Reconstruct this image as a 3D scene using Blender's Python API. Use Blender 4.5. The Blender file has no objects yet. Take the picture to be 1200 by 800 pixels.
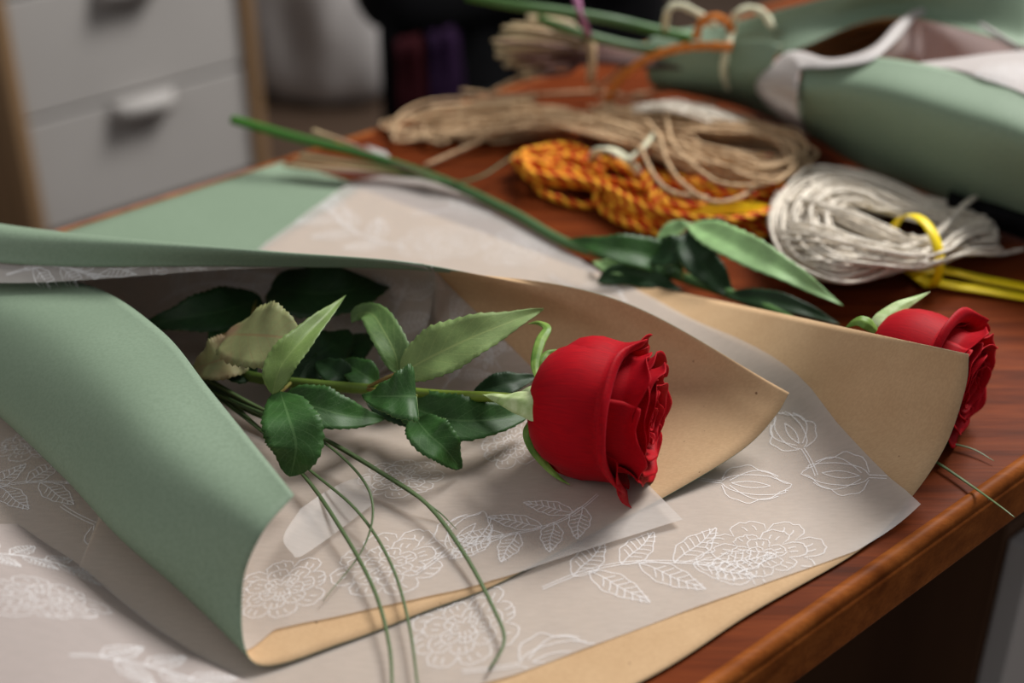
import bpy, bmesh, math, random
from mathutils import Vector, Matrix, noise
from mathutils.bvhtree import BVHTree

rnd = random.Random(7)
sc = bpy.context.scene
COL = sc.collection
V = Vector
PI = math.pi

# ------------------------------------------------------------------ camera
F = 1667.0                      # focal length in pixels of a 1200 px wide frame
PITCH = math.radians(31.0)
TT = 0.75                       # table top height
CAMH = 0.43                     # camera above the table top
cam_d = bpy.data.cameras.new('camera')
cam = bpy.data.objects.new('camera', cam_d)
COL.objects.link(cam)
cam.location = (0, 0, TT + CAMH)
cam.rotation_euler = (PI / 2 - PITCH, 0, 0)
cam_d.sensor_width = 36.0
cam_d.lens = 36.0 * F / 1200.0
cam_d.clip_start = 0.02
cam_d.dof.use_dof = True
cam_d.dof.focus_distance = 0.70
cam_d.dof.aperture_fstop = 3.6
sc.camera = cam

# ------------------------------------------------------------------ light
world = bpy.data.worlds.new('world')
sc.world = world
world.use_nodes = True
world.node_tree.nodes['Background'].inputs[0].default_value = (0.95, 0.96, 1.0, 1)
world.node_tree.nodes['Background'].inputs[1].default_value = 0.25


def area(name, loc, target, sx, sy, energy, color):
    l = bpy.data.lights.new(name, 'AREA')
    l.shape = 'RECTANGLE'
    l.size, l.size_y, l.energy, l.color = sx, sy, energy, color
    o = bpy.data.objects.new(name, l)
    COL.objects.link(o)
    o.location = loc
    o.rotation_euler = (V(target) - V(loc)).to_track_quat('-Z', 'Y').to_euler()
    return o


area('window_light', (1.35, 2.15, 2.75), (0, 0.62, TT), 1.0, 1.0, 98, (1.0, 0.975, 0.945))
area('room_light', (-1.7, -0.3, 2.5), (0, 0.7, TT), 1.6, 1.6, 7, (1.0, 0.94, 0.88))

sc.view_settings.view_transform = 'Standard'
sc.view_settings.look = 'None'
sc.view_settings.gamma = 1.0
sc.view_settings.use_curve_mapping = False
sc.view_settings.exposure = 0.25


# ------------------------------------------------------------------ pixel helpers
def ray(px, py):
    up = 400.0 - py
    return V((px - 600.0, F * math.cos(PITCH) + up * math.sin(PITCH), -F * math.sin(PITCH) + up * math.cos(PITCH)))


def W(px, py, h=0.0):
    """point where the line of sight through a pixel meets the level h above the table top"""
    d = ray(px, py)
    t = (CAMH - h) / -d.z
    return V((d.x * t, d.y * t, TT + h))


def T(x, y, h=0.0):
    return V((x, y, TT + h))


def PX(p):
    q = p - V((0, 0, TT + CAMH))
    dep = q.y * math.cos(PITCH) - q.z * math.sin(PITCH)
    upv = q.y * math.sin(PITCH) + q.z * math.cos(PITCH)
    return 600 + F * q.x / dep, 400 - F * upv / dep


ANG = math.radians(41.3)
E = V((math.cos(ANG), math.sin(ANG), 0))      # along the table edge
N = V((-math.sin(ANG), math.cos(ANG), 0))     # across the table, away from the camera
NEAR, FAR = 0.271, 0.850


def WD(px, py, D):
    d = ray(px, py)
    t = D / d.dot(N)
    return V((0, 0, TT + CAMH)) + d * t


# ------------------------------------------------------------------ materials
def lin(c):
    return tuple(((x / 255.0) / 12.92 if x <= 10 else (((x / 255.0) + 0.055) / 1.055) ** 2.4) for x in c) + (1.0,)


class NT:
    def __init__(s, name):
        s.m = bpy.data.materials.new(name)
        s.m.use_nodes = True
        s.t = s.m.node_tree
        s.b = s.t.nodes['Principled BSDF']
        s.out = s.t.nodes['Material Output']

    def n(s, typ, **kw):
        k = s.t.nodes.new(typ)
        for a, v in kw.items():
            setattr(k, a, v)
        return k

    def l(s, a, b):
        s.t.links.new(a, b)

    def math(s, op, a, b=None):
        k = s.n('ShaderNodeMath', operation=op)
        for i, x in enumerate((a, b)):
            if x is None:
                continue
            if isinstance(x, (int, float)):
                k.inputs[i].default_value = x
            else:
                s.l(x, k.inputs[i])
        return k.outputs[0]

    def mix(s, fac, a, b):
        k = s.n('ShaderNodeMix', data_type='RGBA')
        for i, x in ((0, fac), (6, a), (7, b)):
            if isinstance(x, (tuple, float, int)):
                k.inputs[i].default_value = x
            else:
                s.l(x, k.inputs[i])
        return k.outputs[2]

    def coords(s, scale=(1, 1, 1), rot=(0, 0, 0), kind='Object'):
        c = s.n('ShaderNodeTexCoord')
        mp = s.n('ShaderNodeMapping')
        mp.inputs['Scale'].default_value = scale
        mp.inputs['Rotation'].default_value = rot
        s.l(c.outputs[kind], mp.inputs[0])
        return mp.outputs[0]

    def noise(s, vec, scale, detail=4, rough=0.55):
        k = s.n('ShaderNodeTexNoise')
        k.inputs['Scale'].default_value = scale
        k.inputs['Detail'].default_value = detail
        k.inputs['Roughness'].default_value = rough
        s.l(vec, k.inputs['Vector'])
        return k.outputs[0]

    def ramp(s, fac, stops, interp='LINEAR'):
        k = s.n('ShaderNodeValToRGB')
        k.color_ramp.interpolation = interp
        e = k.color_ramp.elements
        while len(e) < len(stops):
            e.new(0.5)
        for i, (p, c) in enumerate(stops):
            e[i].position = p
            e[i].color = c
        s.l(fac, k.inputs[0])
        return k.outputs[0]

    def bump(s, h, strength, dist):
        k = s.n('ShaderNodeBump')
        k.inputs['Strength'].default_value = strength
        k.inputs['Distance'].default_value = dist
        s.l(h, k.inputs['Height'])
        s.l(k.outputs[0], s.b.inputs['Normal'])
        return k

    def set(s, rough=None, spec=None, color=None, **kw):
        if rough is not None:
            s.b.inputs['Roughness'].default_value = rough
        if spec is not None:
            s.b.inputs['Specular IOR Level'].default_value = spec
        if color is not None:
            if isinstance(color, tuple):
                s.b.inputs['Base Color'].default_value = color
            else:
                s.l(color, s.b.inputs['Base Color'])
        for k, v in kw.items():
            s.b.inputs[k.replace('_', ' ')].default_value = v
        return s.m


def two_tone(name, c1, c2, scale, rough=0.7, spec=0.3, stretch=(1, 1, 1), bump=0.0, dist=0.001, lo=0.35, hi=0.65, detail=5, **kw):
    k = NT(name)
    v = k.coords(stretch)
    f = k.noise(v, scale, detail)
    col = k.ramp(f, [(lo, lin(c1)), (hi, lin(c2))])
    if bump:
        k.bump(f, bump, dist)
    return k.set(rough, spec, col, **kw)


def make_kraft():
    k = NT('kraft_paper')
    v = k.coords()
    a = k.noise(v, 35, 3)
    b = k.noise(k.coords((1, 3, 1), (0, 0, 0.9)), 500, 4)
    base = k.ramp(a, [(0.3, lin((194, 161, 123))), (0.7, lin((203, 171, 133)))])
    fib = k.ramp(b, [(0.40, (0, 0, 0, 1)), (0.62, (1, 1, 1, 1))])
    col = k.mix(fib, k.mix(0.16, base, lin((140, 106, 72))), base)
    sp = k.noise(v, 260, 2, 0.4)
    spk = k.ramp(sp, [(0.765, (0, 0, 0, 1)), (0.79, (1, 1, 1, 1))])
    col = k.mix(spk, col, lin((120, 92, 66)))
    k.bump(b, 0.12, 0.0004)
    return k.set(0.85, 0.12, col)


def make_green_paper():
    k = NT('green_paper')
    v = k.coords()
    b = k.noise(v, 650, 3)
    a = k.noise(v, 12, 2)
    col = k.ramp(a, [(0.3, lin((124, 143, 121))), (0.7, lin((129, 148, 126)))])
    col = k.mix(k.ramp(b, [(0.35, (1, 1, 1, 1)), (0.6, (0, 0, 0, 1))]), col, lin((119, 138, 116)))
    k.bump(b, 0.03, 0.0002)
    return k.set(0.62, 0.25, col)


def make_tissue(name='tissue', tint=(220, 214, 208), alpha=0.32):
    k = NT(name)
    v = k.coords((1, 4, 1), (0, 0, 0.5))
    f = k.noise(v, 140, 6, 0.65)
    col = k.ramp(f, [(0.3, lin(tuple(int(x * 0.955) for x in tint))), (0.7, lin(tint))])
    d = k.n('ShaderNodeBsdfDiffuse')
    tr = k.n('ShaderNodeBsdfTranslucent')
    k.l(col, d.inputs[0])
    k.l(col, tr.inputs[0])
    bp = k.n('ShaderNodeBump')
    bp.inputs['Strength'].default_value = 0.25
    bp.inputs['Distance'].default_value = 0.0006
    k.l(k.noise(k.coords(), 38, 4), bp.inputs['Height'])
    k.l(bp.outputs[0], d.inputs['Normal'])
    m1 = k.n('ShaderNodeMixShader')
    m1.inputs[0].default_value = 0.30
    k.l(d.outputs[0], m1.inputs[1])
    k.l(tr.outputs[0], m1.inputs[2])
    g = k.n('ShaderNodeBsdfGlossy')
    g.inputs['Roughness'].default_value = 0.45
    mg = k.n('ShaderNodeMixShader')
    mg.inputs[0].default_value = 0.03
    k.l(m1.outputs[0], mg.inputs[1])
    k.l(g.outputs[0], mg.inputs[2])
    tp = k.n('ShaderNodeBsdfTransparent')
    m2 = k.n('ShaderNodeMixShader')
    m2.inputs[0].default_value = alpha
    k.l(mg.outputs[0], m2.inputs[1])
    k.l(tp.outputs[0], m2.inputs[2])
    k.l(m2.outputs[0], k.out.inputs[0])
    return k.m


def make_print():
    k = NT('white_ink')
    d = k.n('ShaderNodeBsdfDiffuse')
    d.inputs[0].default_value = (0.93, 0.92, 0.92, 1)
    tp = k.n('ShaderNodeBsdfTransparent')
    m2 = k.n('ShaderNodeMixShader')
    m2.inputs[0].default_value = 0.40
    k.l(d.outputs[0], m2.inputs[1])
    k.l(tp.outputs[0], m2.inputs[2])
    k.l(m2.outputs[0], k.out.inputs[0])
    return k.m


def make_wood(name, dark, mid, light, rough):
    k = NT(name)
    v = k.coords((1.2, 14, 14), (0, 0, -ANG))
    a = k.noise(v, 6, 8, 0.62)
    g = k.noise(k.coords((3, 90, 90), (0, 0, -ANG)), 9, 4)
    blot = k.noise(k.coords(), 7, 3)
    col = k.ramp(a, [(0.28, lin(dark)), (0.5, lin(mid)), (0.75, lin(light))])
    col = k.mix(k.ramp(g, [(0.35, (0.35, 0.35, 0.35, 1)), (0.6, (0, 0, 0, 1))]), col, lin(dark))
    col = k.mix(k.ramp(blot, [(0.4, (0.45, 0.45, 0.45, 1)), (0.65, (0, 0, 0, 1))]), col, lin(tuple(int(x * 0.7) for x in mid)))
    k.bump(g, 0.12, 0.0006)
    return k.set(rough, 0.03, col)


def make_leaf(name, base, vein, rough, spec, veinf, tint=None):
    k = NT(name)
    c = k.n('ShaderNodeTexCoord')
    s = k.n('ShaderNodeSeparateXYZ')
    k.l(c.outputs['UV'], s.inputs[0])
    u, v = s.outputs[0], s.outputs[1]
    av = k.math('ABSOLUTE', k.math('SUBTRACT', v, 0.5))
    mid = k.math('LESS_THAN', av, 0.022)
    lat = k.math('FRACT', k.math('SUBTRACT', k.math('MULTIPLY', u, 9.0), k.math('MULTIPLY', av, 4.4)))
    latl = k.math('LESS_THAN', lat, 0.10)
    fac = k.math('MAXIMUM', mid, k.math('MULTIPLY', latl, 0.45))
    nz = k.noise(k.coords(), 90, 4)
    vo = k.n('ShaderNodeTexVoronoi', feature='DISTANCE_TO_EDGE')
    vo.inputs['Scale'].default_value = 420
    k.l(c.outputs['Object'], vo.inputs['Vector'])
    net = k.math('LESS_THAN', vo.outputs['Distance'], 0.05)
    b1 = tuple(max(0, int(x * 0.84)) for x in base)
    col = k.ramp(nz, [(0.3, lin(b1)), (0.7, lin(base))])
    if tint:
        t2 = k.noise(k.coords(), 30, 2)
        col = k.mix(k.ramp(t2, [(0.5, (0, 0, 0, 1)), (0.7, (0.8, 0.8, 0.8, 1))]), col, lin(tint))
    col = k.mix(k.math('MULTIPLY', net, veinf * 0.3), col, lin(vein))
    col = k.mix(k.math('MULTIPLY', fac, veinf), col, lin(vein))
    k.bump(k.math('SUBTRACT', 1.0, k.math('ADD', fac, k.math('MULTIPLY', net, 0.2))), 0.35, 0.0006)
    return k.set(rough, spec, col)


def make_petal():
    k = NT('red_petal')
    c = k.coords((30, 3, 1), kind='UV')
    f = k.noise(c, 3, 5)
    g = k.noise(k.coords(), 60, 3)
    col = k.ramp(f, [(0.3, lin((148, 0, 16))), (0.7, lin((178, 1, 18)))])
    col = k.mix(k.ramp(g, [(0.45, (0, 0, 0, 1)), (0.75, (0.4, 0.4, 0.4, 1))]), col, lin((140, 0, 18)))
    k.bump(f, 0.1, 0.0004)
    k.b.inputs['Sheen Weight'].default_value = 0.04
    k.b.inputs['Sheen Roughness'].default_value = 0.5
    k.b.inputs['Sheen Tint'].default_value = (1, 0.3, 0.4, 1)
    k.b.inputs['Subsurface Weight'].default_value = 0.12
    k.b.inputs['Subsurface Radius'].default_value = (0.004, 0.0004, 0.0004)
    k.b.inputs['Subsurface Scale'].default_value = 0.5
    return k.set(0.6, 0.10, col)


def make_gradient(name, stops, rough=0.5, spec=0.3):
    """colour changing along the length of a stem or blade (its own colour)"""
    k = NT(name)
    c = k.n('ShaderNodeTexCoord')
    s = k.n('ShaderNodeSeparateXYZ')
    k.l(c.outputs['UV'], s.inputs[0])
    col = k.ramp(s.outputs[0], [(p, lin(x)) for p, x in stops])
    nz = k.noise(k.coords((30, 2, 1), kind='UV'), 4, 3)
    col = k.mix(k.math('MULTIPLY', nz, 0.35), col, (0.02, 0.03, 0.01, 1))
    return k.set(rough, spec, col)


def make_rope():
    k = NT('orange_rope')
    c = k.n('ShaderNodeTexCoord')
    s = k.n('ShaderNodeSeparateXYZ')
    k.l(c.outputs['UV'], s.inputs[0])
    h = k.math('FRACT', k.math('ADD', k.math('MULTIPLY', s.outputs[0], 84.0), k.math('MULTIPLY', s.outputs[1], 2.0)))
    col = k.ramp(h, [(0.0, lin((246, 178, 48))), (0.50, lin((188, 30, 14)))], 'CONSTANT')
    nz = k.noise(k.coords(), 700, 2)
    col = k.mix(k.math('MULTIPLY', nz, 0.18), col, lin((150, 60, 10)))
    return k.set(0.75, 0.2, col)


M = {}
M['kraft'] = make_kraft()
M['green'] = make_green_paper()
M['tissue'] = make_tissue()
M['tissue_thin'] = make_tissue('tissue_thin', (234, 230, 226), 0.62)
M['tissue_pink'] = make_tissue('tissue_pinkish', (206, 194, 189), 0.2)
M['tissue_shade'] = make_tissue('tissue_inner_shaded', (196, 182, 180), 0.05)  # rear bouquet tissue, shade inside the opening put into its tint
M['tissue_bg'] = make_tissue('tissue_rear', (212, 207, 204), 0.08)
M['print'] = make_print()
M['wood'] = make_wood('table_wood', (62, 26, 10), (110, 49, 20), (140, 68, 30), 0.40)
M['wood_edge'] = make_wood('table_edge_wood', (96, 46, 16), (146, 80, 34), (180, 106, 50), 0.45)
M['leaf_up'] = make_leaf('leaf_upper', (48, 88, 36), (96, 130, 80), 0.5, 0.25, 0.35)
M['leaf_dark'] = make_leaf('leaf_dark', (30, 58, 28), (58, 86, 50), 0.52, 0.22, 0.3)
M['leaf_under'] = make_leaf('leaf_underside', (124, 148, 88), (150, 164, 100), 0.6, 0.25, 0.5)
M['leaf_blush'] = make_leaf('leaf_blushed', (134, 140, 92), (132, 108, 74), 0.6, 0.25, 0.6, (138, 104, 84))
M['leaf_light'] = make_leaf('leaf_light', (112, 138, 72), (140, 160, 92), 0.5, 0.3, 0.4)
M['leaf_mid'] = make_leaf('leaf_mid', (84, 114, 60), (126, 146, 88), 0.55, 0.25, 0.5)
M['leaf_mint'] = make_leaf('leaf_mint', (150, 190, 126), (160, 196, 136), 0.5, 0.3, 0.25)
M['petal'] = make_petal()
M['sepal'] = two_tone('sepal_green', (150, 176, 108), (200, 214, 164), 120, 0.5, 0.3)
M['sepal_dark'] = two_tone('sepal_leafy', (84, 122, 44), (132, 164, 76), 120, 0.5, 0.3)
M['stem'] = make_gradient('rose_stem', [(0.0, (128, 148, 48)), (0.35, (104, 128, 40)), (0.7, (74, 98, 34)), (1.0, (54, 76, 30))], 0.45)
M['stem2'] = make_gradient('rose_stem_dark', [(0.0, (70, 110, 40)), (0.5, (86, 120, 76)), (0.7, (60, 100, 50)), (1.0, (70, 130, 40))], 0.45)
M['petiole'] = two_tone('petiole', (120, 80, 46), (110, 120, 52), 60, 0.5)
M['grass'] = make_gradient('grass_blade', [(0.0, (62, 84, 48)), (0.6, (84, 104, 62)), (1.0, (98, 116, 76))], 0.45)
M['reed'] = make_gradient('grass_base', [(0.0, (204, 182, 140)), (0.2, (176, 146, 112)), (0.45, (136, 98, 94)), (0.75, (104, 74, 60)), (1.0, (70, 100, 40))], 0.6)
M['reed_pale'] = make_gradient('grass_base_pale', [(0.0, (226, 206, 164)), (0.4, (206, 190, 146)), (0.75, (150, 150, 92)), (1.0, (84, 116, 44))], 0.6)
M['reed_purple'] = make_gradient('grass_base_purple', [(0.0, (200, 178, 138)), (0.12, (158, 120, 108)), (0.4, (98, 64, 66)), (1.0, (66, 54, 44))], 0.6)
M['jute'] = two_tone('jute', (168, 138, 106), (208, 180, 144), 500, 0.85, 0.1, bump=0.4, dist=0.0006)
M['wool'] = two_tone('wool', (206, 196, 180), (236, 228, 214), 300, 0.9, 0.1, bump=0.4, dist=0.0006)
M['tie'] = two_tone('pale_tie', (206, 204, 170), (228, 226, 200), 300, 0.85, 0.1)
M['rope'] = make_rope()
M['amber'] = two_tone('amber_cord', (176, 96, 40), (216, 136, 66), 420, 0.8, 0.1, bump=0.5, dist=0.001)
M['yellow'] = two_tone('yellow_ribbon', (240, 208, 6), (252, 226, 24), 80, 0.45, 0.35)
M['purple'] = two_tone('purple_grass', (150, 92, 128), (180, 122, 152), 60, 0.55)
M['white_lam'] = two_tone('white_laminate', (172, 168, 164), (178, 174, 170), 3, 0.5, 0.35)
M['oak'] = two_tone('oak_panel', (110, 84, 58), (150, 120, 88), 12, 0.6, 0.25, (1, 1, 0.08))
M['brown_side'] = two_tone('brown_side', (66, 44, 30), (84, 58, 40), 10, 0.6, 0.15, (1, 1, 0.1))
M['black'] = two_tone('black_fabric', (10, 10, 12), (17, 17, 19), 80, 0.9, 0.1)
M['maroon'] = two_tone('maroon_cloth', (40, 7, 13), (50, 10, 16), 40, 0.85, 0.1)
M['violet'] = two_tone('violet_cloth', (34, 18, 42), (44, 24, 52), 40, 0.85, 0.1)
M['sack'] = two_tone('sack_cloth', (160, 156, 154), (176, 172, 170), 14, 0.9, 0.1)
M['floor'] = two_tone('floor_boards', (62, 48, 38), (88, 70, 56), 4, 0.6, 0.3, (1, 10, 1))
M['wall'] = two_tone('wall_paint', (150, 144, 138), (160, 154, 148), 2, 0.9, 0.1)
M['metal'] = two_tone('dark_metal', (30, 30, 32), (44, 44, 46), 20, 0.4, 0.5)

# ------------------------------------------------------------------ object helpers
ORG = {}


def link(o, parent=None):
    COL.objects.link(o)
    if parent is not None:
        o.parent = parent
    return o


def tag(o, label, cat, group=None, kind=None):
    o['label'] = label
    o['category'] = cat
    if group:
        o['group'] = group
    if kind:
        o['kind'] = kind
    return o


def thing(name, loc, label, cat, group=None):
    o = bpy.data.objects.new(name, None)
    o.empty_display_size = 0.02
    link(o)
    o.location = loc
    ORG[o] = V(loc)
    return tag(o, label, cat, group)


def mesh(name, verts, faces, mats, parent=None, uvs=None, mi=None, smooth=True, label=None):
    """verts in world space; a top-level mesh gets its origin at the middle of its base"""
    if parent is not None:
        org = ORG[parent]
    else:
        xs = [v[0] for v in verts]; ys = [v[1] for v in verts]; zs = [v[2] for v in verts]
        org = V(((min(xs) + max(xs)) / 2, (min(ys) + max(ys)) / 2, min(zs)))
    me = bpy.data.meshes.new(name)
    me.from_pydata([tuple(V(v) - org) for v in verts], [], faces)
    if not isinstance(mats, (list, tuple)):
        mats = [mats]
    for m in mats:
        me.materials.append(m)
    if uvs is not None:
        ul = me.uv_layers.new(name='UVMap')
        for lp in me.loops:
            ul.data[lp.index].uv = uvs[lp.vertex_index]
    if mi is not None:
        me.polygons.foreach_set('material_index', mi)
    me.polygons.foreach_set('use_smooth', [smooth] * len(me.polygons))
    me.update()
    o = bpy.data.objects.new(name, me)
    link(o, parent)
    if parent is None:
        o.location = org
    ORG[o] = org
    if label:
        o['label'] = label
    return o


def cr(p0, p1, p2, p3, t):
    return 0.5 * ((2 * p1) + (p2 - p0) * t + (2 * p0 - 5 * p1 + 4 * p2 - p3) * t * t + (3 * p1 - p0 - 3 * p2 + p3) * t * t * t)


def ev(pts, s):
    """Catmull-Rom through pts, s in 0..len-1, carried on straight beyond the ends"""
    n = len(pts)
    if s < 0:
        return pts[0] + (ev(pts, 0.02) - pts[0]) * (s / 0.02)
    if s > n - 1:
        return pts[-1] + (pts[-1] - ev(pts, n - 1.02)) * ((s - n + 1) / 0.02)
    i = min(int(s), n - 2)
    t = s - i
    p1, p2 = pts[i], pts[i + 1]
    p0 = pts[i - 1] if i > 0 else p1 * 2 - p2
    p3 = pts[i + 2] if i + 2 < n else p2 * 2 - p1
    return cr(p0, p1, p2, p3, t)


def spline(pts, n):
    return [ev(pts, (len(pts) - 1) * i / (n - 1)) for i in range(n)]


def resample(pts, step):
    d = [0.0]
    for a, b in zip(pts, pts[1:]):
        d.append(d[-1] + (b - a).length)
    n = max(2, int(d[-1] / step))
    out, j = [], 0
    for i in range(n + 1):
        x = d[-1] * i / n
        while j < len(d) - 2 and d[j + 1] < x:
            j += 1
        seg = d[j + 1] - d[j]
        out.append(pts[j].lerp(pts[j + 1], 0 if seg < 1e-9 else (x - d[j]) / seg))
    return out


class Buf:
    """collects tubes and grids that belong to ONE part"""
    def __init__(s):
        s.v, s.f, s.uv, s.mi = [], [], [], []

    def tube(s, pts, rad, sides=6, flat=1.0, uscale=None, twist=0.0, lobes=0, depth=0.0, up=V((0, 0, 1)), cap=True, mi=0):
        n = len(pts)
        b = len(s.v)
        acc = 0.0
        for i, p in enumerate(pts):
            tg = (pts[min(i + 1, n - 1)] - pts[max(i - 1, 0)])
            if tg.length < 1e-9:
                tg = V((1, 0, 0))
            tg.normalize()
            sd = tg.cross(up)
            if sd.length < 1e-3:
                sd = tg.cross(V((0.3, 1, 0)))
            sd.normalize()
            u2 = sd.cross(tg)
            r = rad(i / (n - 1)) if callable(rad) else rad
            if i:
                acc += (p - pts[i - 1]).length
            for k in range(sides):
                a = 2 * PI * k / sides
                rr = r
                if lobes:
                    rr = r * (1 + depth * math.cos(lobes * a + twist * acc))
                s.v.append(p + sd * (math.cos(a) * rr) + u2 * (math.sin(a) * rr * flat))
                s.uv.append(((acc * uscale) if uscale else i / (n - 1), k / sides))
        for i in range(n - 1):
            for k in range(sides):
                k2 = (k + 1) % sides
                s.f.append((b + i * sides + k, b + i * sides + k2, b + (i + 1) * sides + k2, b + (i + 1) * sides + k))
                s.mi.append(mi)
        if cap:
            s.f.append(tuple(b + k for k in reversed(range(sides)))); s.mi.append(mi)
            s.f.append(tuple(b + (n - 1) * sides + k for k in range(sides))); s.mi.append(mi)
        return s

    def grid(s, g, uv=None, flip=False, mi=0):
        b = len(s.v)
        nu, nv = len(g), len(g[0])
        for i in range(nu):
            for j in range(nv):
                s.v.append(g[i][j])
                s.uv.append(uv(i / (nu - 1), j / (nv - 1)) if uv else (i / (nu - 1), j / (nv - 1)))
        for i in range(nu - 1):
            for j in range(nv - 1):
                q = (b + i * nv + j, b + (i + 1) * nv + j, b + (i + 1) * nv + j + 1, b + i * nv + j + 1)
                s.f.append(q[::-1] if flip else q)
                s.mi.append(mi)
        return s

    def box(s, c, ax, ay, az, mi=0):
        """box about centre c with half-axis vectors"""
        b = len(s.v)
        for i in (-1, 1):
            for j in (-1, 1):
                for k in (-1, 1):
                    s.v.append(c + ax * i + ay * j + az * k)
                    s.uv.append((0, 0))
        for q in ((0, 1, 3, 2), (4, 6, 7, 5), (0, 4, 5, 1), (2, 3, 7, 6), (0, 2, 6, 4), (1, 5, 7, 3)):
            s.f.append(tuple(b + x for x in q)); s.mi.append(mi)
        return s

    def build(s, name, mats, parent=None, smooth=True, label=None, bevel=0.0):
        o = mesh(name, s.v, s.f, mats, parent, s.uv, s.mi, smooth, label)
        if bevel:
            md = o.modifiers.new('bevel', 'BEVEL')
            md.width = bevel
            md.segments = 3
            md.limit_method = 'ANGLE'
        return o


def gnormals(g):
    nu, nv = len(g), len(g[0])
    out = []
    for i in range(nu):
        r = []
        for j in range(nv):
            a = g[min(i + 1, nu - 1)][j] - g[max(i - 1, 0)][j]
            b = g[i][min(j + 1, nv - 1)] - g[i][max(j - 1, 0)]
            k = a.cross(b)
            r.append(k.normalized() if k.length > 1e-12 else V((0, 0, 1)))
        out.append(r)
    return out


def sheet(name, g, m_front, m_back, th=0.0003, parent=None, smooth=True, label=None):
    """a sheet with a front (side of the grid normal), a back and a rim"""
    nm = gnormals(g)
    nu, nv = len(g), len(g[0])
    bk = [[g[i][j] - nm[i][j] * th for j in range(nv)] for i in range(nu)]
    b = Buf()
    b.grid(g, mi=0)
    b.grid(bk, flip=True, mi=1)
    o = nu * nv
    idx = lambda i, j: i * nv + j
    ring = [(i, 0) for i in range(nu)] + [(nu - 1, j) for j in range(1, nv)] + [(i, nv - 1) for i in range(nu - 2, -1, -1)] + [(0, j) for j in range(nv - 2, 0, -1)]
    for a, c in zip(ring, ring[1:] + ring[:1]):
        b.f.append((idx(*a), o + idx(*a), o + idx(*c), idx(*c))); b.mi.append(1)
    return b.build(name, [m_front, m_back], parent, smooth, label)


def surf(rows, nu, nv):
    cols = [spline(r, nv) for r in rows]
    return [[ev([c[j] for c in cols], (len(rows) - 1) * i / (nu - 1)) for j in range(nv)] for i in range(nu)]


def noisy(g, amp, scale, seed=0):
    nm = gnormals(g)
    return [[p + nm[i][j] * (noise.noise(p * scale + V((seed, seed * 2.1, 0))) * amp) for j, p in enumerate(r)] for i, r in enumerate(g)]


# ------------------------------------------------------------------ the setting
def quad_grid(a, b, c, d, nu, nv):
    return [[a.lerp(b, j / (nv - 1)).lerp(d.lerp(c, j / (nv - 1)), i / (nu - 1)) for j in range(nv)] for i in range(nu)]


fl = Buf().box(V((0.2, 1.8, -0.03)), E * 4.5, N * 3.5, V((0, 0, 0.03))).build('floor', M['floor'], smooth=False)
fl['kind'] = 'structure'
wb = Buf().box(V((0, 0, 1.3)) + N * 3.75 + E * 0.5, E * 4.5, N * 0.05, V((0, 0, 1.3))).build('wall_back', M['wall'], smooth=False)
wb['kind'] = 'structure'
bb = Buf().box(V((0, 0, 0.05)) + N * 3.69 + E * 0.5, E * 4.5, N * 0.009, V((0, 0, 0.05))).build('baseboard_back', M['white_lam'], smooth=False, bevel=0.003)
bb['kind'] = 'structure'

# ------------------------------------------------------------------ table
S0_, S1_ = -0.55, 1.25
mid = N * ((NEAR + FAR) / 2) + E * ((S0_ + S1_) / 2)
Z = V((0, 0, 1))
hw, hl = (FAR - NEAR) / 2, (S1_ - S0_) / 2
table = thing('table', (mid.x, mid.y, 0), 'low wooden work table with worn reddish brown top and moulded edge', 'table')
LIP = 0.006
Buf().box(mid + Z * (TT - 0.011), E * (hl - LIP), N * (hw - LIP), Z * 0.011).build('tabletop', M['wood'], table, smooth=False)
# moulded edge: rounded nosing, run round the top as four lengths
prof = [(-0.0006, -0.0005), (0.0, 0.0003), (0.0012, 0.0011), (0.0032, 0.0013), (0.0052, 0.0007), (0.0066, -0.0006), (0.0074, -0.0024), (0.0077, -0.0042), (0.0074, -0.0048), (0.0078, -0.0054), (0.0084, -0.0060), (0.0085, -0.0075), (0.0085, -0.0290), (0.0083, -0.0305), (0.0072, -0.0318), (0.0055, -0.0324), (-0.012, -0.0325), (-0.012, -0.0222)]


def moulding(a, b, out):
    g = []
    d = (b - a).normalized()
    for q, sgn in ((a, -1), (b, 1)):
        g.append([q + out * (x - 0.0) + d * (sgn * max(x, 0)) + Z * z for x, z in prof])
    n = 24
    gg = [[g[0][j].lerp(g[1][j], i / n) for j in range(len(prof))] for i in range(n + 1)]
    Buf().grid(gg).build('edge_moulding', M['wood_edge'], table)


cs = [mid + E * sx * (hl - LIP) + N * sy * (hw - LIP) + Z * TT for sx, sy in ((-1, -1), (1, -1), (1, 1), (-1, 1))]
for i, o_ in enumerate((-N, E, N, -E)):
    moulding(cs[i], cs[(i + 1) % 4], o_)
for sy in (-1, 1):
    Buf().box(mid + N * sy * (hw - 0.10) + Z * (TT - 0.075), E * (hl - 0.12), N * 0.010, Z * 0.045).build('apron', M['wood'], table, smooth=False, bevel=0.002)
for sx in (-1, 1):
    Buf().box(mid + E * sx * (hl - 0.10) + Z * (TT - 0.075), E * 0.010, N * (hw - 0.12), Z * 0.045).build('apron', M['wood'], table, smooth=False, bevel=0.002)
    for sy in (-1, 1):
        base = mid + E * sx * (hl - 0.10) + N * sy * (hw - 0.10)
        Buf().grid([[base + E * (x * w) + N * (y * w) + Z * z for x, y in ((-1, -1), (1, -1), (1, 1), (-1, 1), (-1, -1))] for z, w in ((0.0, 0.016), (0.3, 0.02), (0.60, 0.026), (TT - 0.0222, 0.026))], flip=True).build('leg', M['wood'], table, smooth=False)

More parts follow.
